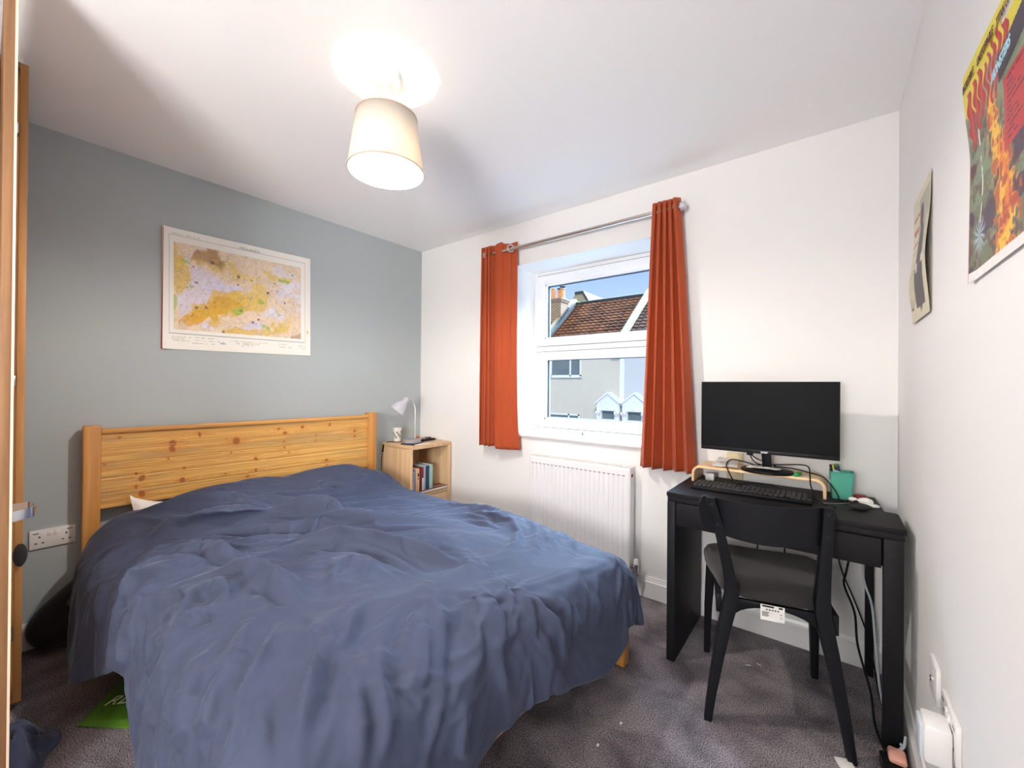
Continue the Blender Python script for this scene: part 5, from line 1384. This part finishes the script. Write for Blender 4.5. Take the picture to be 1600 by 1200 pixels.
for args, col in (((.17, .45, .16, .42, .0), (224, 218, 234)), ((.40, .46, .2, .06, -.35), (222, 216, 234)), ((.9, .35, .14, .3, -.4), (228, 224, 236)), ((.62, .9, .12, .10, 0), (222, 216, 236)), ((.80, .66, .2, .06, -.5), (228, 222, 236))):
    base = blend(base, col, blob(*args)*.8)
for args, col in (((.36, .68, .27, .11, -.66), (230, 190, 92)), ((.30, .72, .20, .07, -.66), (222, 174, 52)), ((.52, .52, .10, .09, -.8), (230, 196, 106)), ((.62, .48, .08, .2, -.1), (234, 202, 120)), ((.12, .88, .07, .06, -.4), (224, 170, 60)),
                  ((.03, .30, .05, .32, 0), (228, 196, 96)), ((.22, .16, .12, .14, .3), (214, 178, 96)), ((.30, .22, .10, .13, .8), (222, 190, 120)), ((.42, .18, .06, .12, 0), (232, 204, 120)), ((.74, .18, .14, .06, .1), (232, 206, 118)),
                  ((.60, .27, .1, .07, 0), (234, 206, 140)), ((.82, .86, .17, .07, -.62), (224, 194, 92)), ((.50, .96, .13, .05, 0), (230, 192, 96)), ((.93, .78, .1, .12, 0), (232, 206, 150))):
    base = blend(base, col, blob(*args)*.85)
for args in ((.075, .19, .035, .03, .3), (.02, .72, .03, .09, .2), (.70, .87, .03, .05, -.6), (.79, .65, .02, .02, 0), (.63, .56, .03, .03, 0), (.47, .70, .03, .03, 0), (.10, .5, .02, .02, 0), (.82, .24, .05, .04, 0)):
    base = blend(base, (172, 196, 82), blob(*args)*.8)
for args in ((.23, .10, .10, .09, .5), (.31, .17, .06, .05, .6), (.97, .97, .09, .07, 0), (.18, .06, .04, .03, 0)):
    base = blend(base, (150, 112, 86), blob(*args, .7)*.55)
a, b_ = a0_, b0_
base *= (.93+.14*m2)[..., None]
lines = 1-ss(np.abs(m2-.5), .004, .012); lines2 = 1-ss(np.abs(fbm((h_, w_), (22, 32), 14, 3)-.5), .006, .018); lines3 = 1-ss(np.abs(fbm((h_, w_), (20, 34), 19, 3)-.5), .006, .016)
base = blend(base, (176, 140, 128), lines2*.45); base = blend(base, (150, 140, 172), lines3*.40); base = blend(base, (120, 92, 88), lines*.4)
base = base*(.90+.2*(m3[..., None]))
for ca, cb_, r_ in ((.15, .43, .014), (.22, .71, .016), (.15, .72, .014), (.46, .28, .018), (.45, .38, .012), (.56, .30, .012), (.70, .42, .018), (.76, .28, .012), (.92, .13, .014), (.85, .53, .013), (.62, .79, .014), (.57, .83, .014), (.34, .985, .014), (.13, .25, .014), (.26, .16, .02), (.53, .52, .008), (.28, .64, .008), (.78, .38, .008), (.48, .70, .008)):
    d = np.hypot((a-ca)*1.45, b_-cb_)/r_*.8; base = blend(base, (92, 62, 96), (1-ss(d+(m3-.5)*1.4, .5, 1.2))*.75)
rgb[inside] = base[inside]
d = np.minimum.reduce([np.abs(Sg-.036), np.abs(Sg-.952)]); fr_ = ((d < .0013) & (Tg > .132) & (Tg < .942)) | ((np.minimum(np.abs(Tg-.132), np.abs(Tg-.942)) < .002) & (Sg > .036) & (Sg < .952))
rgb[fr_] = S(150, 150, 156)
rg = np.random.RandomState(2)
for (sa, sb, ta) in ((.05, .16, .105), (.05, .12, .09), (.05, .15, .075), (.18, .32, .108), (.18, .36, .085), (.16, .30, .06), (.40, .66, .098), (.44, .60, .085), (.45, .58, .073), (.47, .55, .060), (.62, .66, .095), (.70, .80, .10), (.74, .84, .07), (.90, .955, .095), (.90, .955, .08), (.90, .955, .066), (.05, .22, .955)):
    k = (np.abs(Tg-ta) < .003) & (Sg > sa) & (Sg < sb) & (vnoise((h_, w_), (40, 160), 5) > .42); rgb[k] = rgb[k]*.62
k = (np.abs(Tg-.070) < .004) & (Sg > .335) & (Sg < .37); rgb[k] = S(120, 160, 200)
k = (np.abs(Tg-.24) < .02) & (np.abs(Sg-.972) < .006); rgb[k] = S(226, 200, 130)
ox, oy, oz = mp_.location
mo = color_grid('map_sheet', Xb-ox, Yb-oy, Zb-oz, rgb, attr_mat('map_print', .7, .03, 500, .3), mp_)
q = mo.modifiers.new('t', 'SOLIDIFY'); q.thickness = .0006; q.offset = -1
B().box((.001, -1.7905, 1.408), (.014, -1.789, 2.070)).build('red_edge', mat('red_edge', S(205, 84, 84), .6), mp_, world=True)
text_part('MIDLANDS', .021, mat('map_ink', S(150, 150, 150), .7), mp_, inv_of(mp_) @ frame_mtx((.0065, -1.425, 2.046), (0, 1, .012), (0, 0, 1)), 'title', ext=.0001, xs=1.1)

# ================================================================== posters on the right wall
def poster(name, label, yl, yr, zb, zt, nw, nh, paint, curl, text=None):
    root = thing(name, label, 'poster', (R-.002, (yl+yr)/2, (zb+zt)/2))
    s_ = np.linspace(0, 1, nw); t_ = np.linspace(0, 1, nh); s2, t2 = np.meshgrid(s_, t_)
    ox, oy, oz = root.location
    X = R-.0022-curl(s2, t2)-ox; Y = yl+(yr-yl)*s2-oy; Z = zb+(zt-zb)*t2-oz
    rgb = paint(s2, t2, nh, nw)
    o = color_grid('print', X, Y, Z, rgb, attr_mat(name+'_ink', .45, .05, 600, .4), root)
    q = o.modifiers.new('t', 'SOLIDIFY'); q.thickness = .0006; q.offset = 1
    return root
def paintA(s, t, nh, nw):
    n1 = fbm((nh, nw), (9, 6), 51, 5); n2 = fbm((nh, nw), (26, 20), 52, 4); n3 = fbm((nh, nw), (14, 5), 57, 4)
    c = np.zeros((nh, nw, 3))+np.array(S(110, 118, 92))
    c = blend(c, (72, 58, 78), ss(n1, .46, .56)); c = blend(c, (132, 150, 120), ss(n3, .56, .64)*.8); c = blend(c, (92, 34, 40), ss(n2, .58, .66)*.7)
    c = blend(c, (132, 150, 120), ss(t+s*.25, .72, .86))
    yel = ss(t-(.80-.05*np.sin(s*9)), 0, .02); c = blend(c, (226, 214, 66), yel)
    # generic flames rising from the lower right
    cx = .52+.10*np.sin(t*7); wdt = .05+.16*(1-t)**1.2
    fl = 1-ss(np.abs(s-cx-.10*(1-t))/wdt+(n2-.5)*2.2, .6, 1.1); fl = fl*ss(.78-t, 0, .1)
    c = blend(c, (224, 130, 48), fl); c = blend(c, (238, 192, 66), fl*ss(n3, .46, .56)); c = blend(c, (170, 50, 50), fl*ss(.46-n2, 0, .08)*.8)
    st = 1-ss(np.abs(s-.22+.04*np.sin(t*12)-.1*(t-.4))*1., .006, .016); c = blend(c, (228, 234, 220), st*((t > .25) & (t < .70))*ss(n2, .38, .5))
    d = np.hypot((s-.20)*.75, t-.19); ang = np.arctan2(t-.19, s-.20)
    c = blend(c, (178, 200, 218), (1-ss(d, .03, .11))*(.5+.5*np.sign(np.sin(ang*13+n1*8))))
    # jagged red title strokes
    for x0_, w0, tb, tp in ((.06, .11, .62, .885), (.19, .09, .66, .895), (.29, .09, .69, .90), (.40, .05, .70, .88), (.47, .05, .68, .90), (.54, .06, .70, .92), (.62, .06, .72, .935), (.70, .08, .73, .94)):
        ww = w0*.5*(.55+.45*np.sin((t-tb)/(tp-tb)*PI).clip(0, 1)); k = (np.abs(s-x0_-w0/2-.02*np.sin(t*60)) < ww) & (t > tb) & (t < tp)
        c[k] = S(176, 34, 44); k2 = k & (np.abs(s-x0_-w0/2) < ww*.3) & (t > tb+.03); c[k2] = S(206, 60, 54)
    k = (s > .70) & (s < .86) & (np.abs(t-.925-(s-.70)*.04) < .022); c[k] = S(238, 236, 226)
    k = (s > .60) & (np.abs(t-.765-(s-.6)*.10) < .050); c[k] = S(58, 44, 66)
    k = (s > .66) & (t > .42) & (t < .70); c[k] = S(190, 48, 56)
    for i in range(11):
        k = (s > .70) & (s < .96-.05*((i*3) % 4)) & (np.abs(t-.68+i*.023) < .0045) & (vnoise((nh, nw), (60, 60), 9) > .35); c[k] = S(96, 22, 40)
    bd = (s < .012) | (t < .045) | (s > .988); c[bd] = S(238, 236, 234)
    k = (s < .010) & (t < .8); c[k] = S(214, 120, 110)
    c *= (.93+.14*n2)[..., None]
    return c
pa = poster('film_poster', 'large yellow and red monster film poster on the right wall', -1.186, -1.486, 1.427, 1.832, 240, 330, paintA,
            lambda s, t: .013*ss(t, .55, 1)*(1-.6*ss(s, 0, 1))+.004*ss(.15-s, 0, .15)*(1-t)+.002)
ink = mat('poster_ink', S(92, 44, 40), .6)
for txt, y_, wd_ in (('INCREDIBLE', -1.189, .078), ('UNSTOPPABLE', -1.279, .088), ('TITAN OF T', -1.379, .085)):
    ob_ = text_part(txt, .0215, ink, pa, inv_of(pa) @ frame_mtx((R-.0182+.0066*((-y_-1.186)/.3), y_-.004, 1.7985), (.012, -1, 0), (0, 0, 1)), 'lettering', ext=.0002, bold=.0004, xs=.62)
text_part('MONSTERS', .024, M['pale_blue'], pa, inv_of(pa) @ frame_mtx((R-.0165, -1.372, 1.715), (.008, -1, .12), (0, 0, 1)), 'lettering', ext=.0002, bold=.0008, xs=.72)
def paintB(s, t, nh, nw):
    n1 = fbm((nh, nw), (9, 6), 61, 4); n2 = fbm((nh, nw), (30, 20), 62, 3)
    c = np.zeros((nh, nw, 3))+np.array(S(214, 206, 176))
    def bar(x0_, x1_, t0, t1, col, k=1):
        m_ = (s > x0_) & (s < x1_) & (t > t0) & (t < t1); c[m_] = np.array(S(*col))*k+c[m_]*(1-k)
    # grey picture and dark clothed standing shape
    bar(.40, .96, .42, .93, (176, 172, 156)); 
    body = 1-ss(((s-.60)/.20)**2+((t-.38)/.34)**2+(n1-.5)*.5, .8, 1.05); c[:] = blend(c, (58, 46, 48), body)
    leg = ((1-ss(np.abs(s-.46-.06*(.3-t)), .09, .12))+(1-ss(np.abs(s-.72), .10, .13)))*(t < .40)*(t > .09); c[:] = blend(c, (54, 44, 46), leg.clip(0, 1))
    hd2 = 1-ss(((s-.56)/.10)**2+((t-.78)/.10)**2+(n1-.5)*.4, .8, 1.1); c[:] = blend(c, (84, 52, 56), hd2)
    bar(.42, .52, .36, .43, (214, 206, 196)); bar(.72, .86, .40, .46, (224, 218, 206)); bar(.86, .90, .42, .72, (228, 222, 206))
    # red headline strokes
    for k, (x0_, tp) in enumerate(((.05, .83), (.05, .72), (.05, .62), (.05, .56))):
        w_ = (.34, .36, .30, .24)[k]; m_ = (s > x0_) & (s < x0_+w_) & (np.abs(t-tp) < (.012, .022, .010, .006)[k]) & (vnoise((nh, nw), (40, 26), 8+k) > .30); c[m_] = S(188, 52, 48)
    for i in range(26):
        m_ = (s > .05) & (s < .36) & (np.abs(t-.47+i*.014) < .003) & (vnoise((nh, nw), (90, 60), 70) > .35); c[m_] = c[m_]*.55
    bar(.06, .20, .10, .12, (90, 80, 80)); bar(.06, .16, .13, .14, (160, 60, 50))
    c *= (.92+.16*n2)[..., None]
    return c
poster('magazine_page', 'yellowed magazine page with a dark clothed figure near the corner', -.460, -.756, 1.436, 1.836, 150, 220, paintB,
       lambda s, t: .012*np.exp(-((t-.30)/.22)**2)*(1-.4*s)+.007*np.exp(-((t-.50)/.2)**2)*s+.002)

# ================================================================== across the road
FY = 15.0
def tiles(x0, x1, eave, ridge, y0_, y1_, pitchw=.30, course=.30):
    """interlocking tiled slope"""
    L = math.hypot(y1_-y0_, ridge-eave); nc = int(L/course); s_ = B(); dy = (y1_-y0_)/L; dz = (ridge-eave)/L
    nx_ = int((x1-x0)/pitchw*6)
    for c in range(nc):
        a_, b2 = c*course, (c+1)*course+.01; rows_ = []
        for d, lift in ((a_, .055), (b2, .012)):
            rows_.append([(x0+(x1-x0)*i/nx_, y0_+dy*d-dz*(lift+.022*math.sin(i/6*2*PI)), eave+dz*d+dy*(lift+.022*math.sin(i/6*2*PI))) for i in range(nx_+1)])
        low_ = [(p[0], p[1]+.03*dz, p[2]-.03*dy-.012) for p in rows_[0]]
        s_.grid([low_, rows_[0], rows_[1]])
    return s_
def cwindow(parent, x0, x1, z0, z1, split, m=None, sill=True):
    f_ = B(); y_ = FY-.03
    f_.box((x0, y_, z0), (x0+.07, FY+.02, z1)).box((x1-.07, y_, z0), (x1, FY+.02, z1)).box((x0, y_, z0), (x1, FY+.02, z0+.07)).box((x0, y_, z1-.07), (x1, FY+.02, z1)).box((split-.04, y_, z0), (split+.04, FY+.02, z1))
    if sill: f_.box((x0-.06, FY-.10, z0-.06), (x1+.06, FY+.02, z0))
    fo_ = f_.build('window', M['white_paint'], parent)
    B().box((x0+.06, FY-.01, z0+.06), (x1-.06, FY+.01, z1-.06)).build('pane', M['window_dark'], fo_)
def gabled_bay(parent, cx, w_=1.16):
    s_ = B(); y_ = FY-.42; h0, h1 = .50, .95
    s_.prism([(cx-w_/2+.04, -3), (cx-w_/2+.04, h0), (cx, h1-.05), (cx+w_/2-.04, h0), (cx+w_/2-.04, -3), (cx+.30, -3), (cx+.30, .12), (cx-.30, .12), (cx-.30, -3)], y_, FY, 'xz')
    bay = s_.build('gabled_bay', M['white_paint'], parent)
    s_ = B()
    for sg in (-1, 1):
        s_.prism([(cx, h1+.03), (cx+sg*(w_/2+.05), h0-.04), (cx+sg*(w_/2+.05), h0-.11), (cx, h1-.06)], y_-.06, FY, 'xz')
    s_.build('barge_board', M['white_paint'], bay)
    s_ = B(); s_.box((cx-.36, y_-.05, .14), (cx+.36, y_, .19), .01); s_.lathe([(.09, 0), (.07, .05), (0, .07)], (cx, y_, .24), (0, -1, 0), 16); s_.build('keystone', M['white_paint'], bay)
    for sg in (-1, 1):
        s_ = B(); s_.box((cx+sg*.45-.12, y_-.12, .05), (cx+sg*.45+.12, y_, .10), .01).box((cx+sg*.45-.09, y_-.09, -.10), (cx+sg*.45+.09, y_, .05), .03).box((cx+sg*.45-.07, y_-.06, -3), (cx+sg*.45+.07, y_, -.10), .01)
        s_.ball((cx+sg*.45-.07, y_-.10, .02), .05, n=10).ball((cx+sg*.45+.07, y_-.10, .02), .05, n=10)
        s_.build('capital', M['white_paint'], bay)
    B().box((cx-.30, y_+.12, -3), (cx+.30, y_+.16, .12)).build('pane', M['window_dark'], bay)
    B().box((cx-.31, y_+.08, -.30), (cx+.31, y_+.14, -.24)).build('transom', M['white_paint'], bay)
XL, XM, XR = -9.05, -4.58, 4.5
EV, RG, RY = 3.02, 6.03, 18.83
ha = thing('terraced_house', 'cream rendered terraced house with brown tiled roof across the road', 'house', (-6.8, FY, -3), group='houses across the road')
def bw(o_): return o_
mi = None
class W_(B):
    def build(s, name, m, parent=None, **k):
        k['world'] = True; return _B.build(s, name, m, parent, **k)
_B = B
B = W_
B().box((XL-.25, FY, -3), (XM, FY+.3, EV+.1)).build('wall', M['cream_wall'], ha, label='cream rendered wall')
tiles(XL+.1, XM-.18, EV, RG, FY-.15, RY).build('roof', M['roof_brown'], ha, ang=60, label='brown tiled roof')
B().box((XL+.1, RY-.12, RG-.06), (XM, RY+.12, RG+.08), .05).build('ridge_tile', M['lead'], ha)
B().prism([(FY, EV-.2), (RY, RG-.15), (RY+3.8, EV-.2)], XL+.1, XM-.2, 'yz').build('roof_body', M['lead'], ha)
cwindow(ha, -8.23, -6.53, 1.68, 2.55, -7.11); cwindow(ha, -8.30, -6.60, -1.4, -.13, -7.18)
gabled_bay(ha, -4.97)
B().box((-4.58, FY-.05, -3), (-4.37, FY, EV)).build('quoin_strip', M['white_paint'], ha)
# left party wall with chimney
B().prism([(FY-.1, EV+.15), (RY, RG+.30), (RY+3.9, EV+.15), (RY+3.9, EV-.6), (FY+.02, EV-.6)], XL-.25, XL+.10, 'yz').build('parapet', M['cream_stone'], ha)
B().prism([(FY+.0, EV+.28), (RY-.6, RG-.10), (RY-.6, RG-.35), (FY+.0, EV+.0)], XL+.10, XL+.30, 'yz').build('flashing', M['lead'], ha)
cst = B(); cst.box((-9.88, 17.2, 3.4), (-9.02, 18.0, 6.05)).box((-9.93, 17.15, 5.92), (-8.97, 18.05, 6.10)).box((-9.96, 17.12, 6.02), (-8.94, 18.08, 6.12))
cs_ = cst.build('chimney_stack', M['brick'], ha, label='brick chimney stack')
for px_, py_, hh_ in ((-9.68, 17.45, .62), (-9.38, 17.7, .52), (-9.10, 17.5, .56)):
    B().lathe([(.17, 0), (.145, .1), (.13, hh_-.08), (.155, hh_-.05), (.155, hh_), (.11, hh_)], (px_, py_, 6.12), n=20).build('chimney_pot', M['terracotta'], cs_)
for px_, py_, hh_ in ((-9.38, 17.7, .52), (-9.10, 17.5, .56)):
    c_ = B(); c_.lathe([(.17, .10), (.17, .12), (.0, .16)], (px_, py_, 6.12+hh_), n=16, cap=False)
    for k in range(4): c_.cyl((px_+.1*math.cos(k*PI/2), py_+.1*math.sin(k*PI/2), 6.12+hh_-.02), (px_+.1*math.cos(k*PI/2), py_+.1*math.sin(k*PI/2), 6.12+hh_+.11), .012, n=6)
    c_.build('cowl', M['lead'], cs_)
# right party wall
B().prism([(FY-.10, EV+.25), (RY, RG+.30), (RY+3.9, EV+.2), (RY+3.9, EV-.6), (FY+.02, EV-.6)], XM-.20, XM+.12, 'yz').build('parapet', M['cream_stone'], ha)
B().box((XM-.26, FY-.42, EV-.3), (XM+.18, FY+.05, EV+.42), .02).build('corbel', M['brick'], ha)
hb = thing('terraced_house', 'pale grey terraced house at the right, half behind the curtain', 'house', (-2.3, FY, -3), group='houses across the road')
B().box((XM, FY, -3), (XR, FY+.3, EV+.1)).build('wall', M['pale_wall'], hb, label='pale grey wall')
tiles(XM+.12, XR, EV, RG, FY-.15, RY).build('roof', M['roof_grey'], hb, ang=60, label='grey brown tiled roof')
B().prism([(FY, EV-.2), (RY, RG-.15), (RY+3.8, EV-.2)], XM+.15, XR, 'yz').build('roof_body', M['lead'], hb)
gabled_bay(hb, -3.76)
cwindow(hb, -2.9, -1.2, 1.68, 2.55, -1.8); cwindow(hb, .8, 2.5, 1.68, 2.55, 1.9)
hc_ = thing('rear_house', 'cream gable of a house behind the brick chimney', 'house', (-11.4, 23.5, -3))
B().prism([(-13.3, -3), (-13.3, 4.78), (-11.27, 7.64), (-10.71, 7.64), (-9.53, 5.79), (-9.53, -3)], 22.85, 26, 'xz').build('wall', M['cream_stone'], hc_)
B().prism([(-11.32, 7.60), (-11.30, 7.78), (-10.67, 7.78), (-9.42, 5.73), (-9.59, 5.68), (-10.74, 7.60)], 22.8, 26.1, 'xz').build('roof_edge', M['lead'], hc_)
hd2_ = thing('neighbouring_house', 'cream house joined to the left of the brick chimney', 'house', (-12, FY, -3), group='houses across the road')
B().box((-14, FY, -3), (XL-.25, FY+.3, EV+.1)).build('wall', M['pale_wall'], hd2_)
tiles(-14, XL-.25, EV, RG-.0, FY-.15, RY).build('roof', M['roof_brown'], hd2_, ang=60)
B().prism([(FY, EV-.2), (RY, RG-.15), (RY+3.8, EV-.2)], -14, XL-.3, 'yz').build('roof_body', M['lead'], hd2_)
B = _B
struct('ground', B().box((-30, .6, -3.2), (20, 40, -3.0)), M['road'])
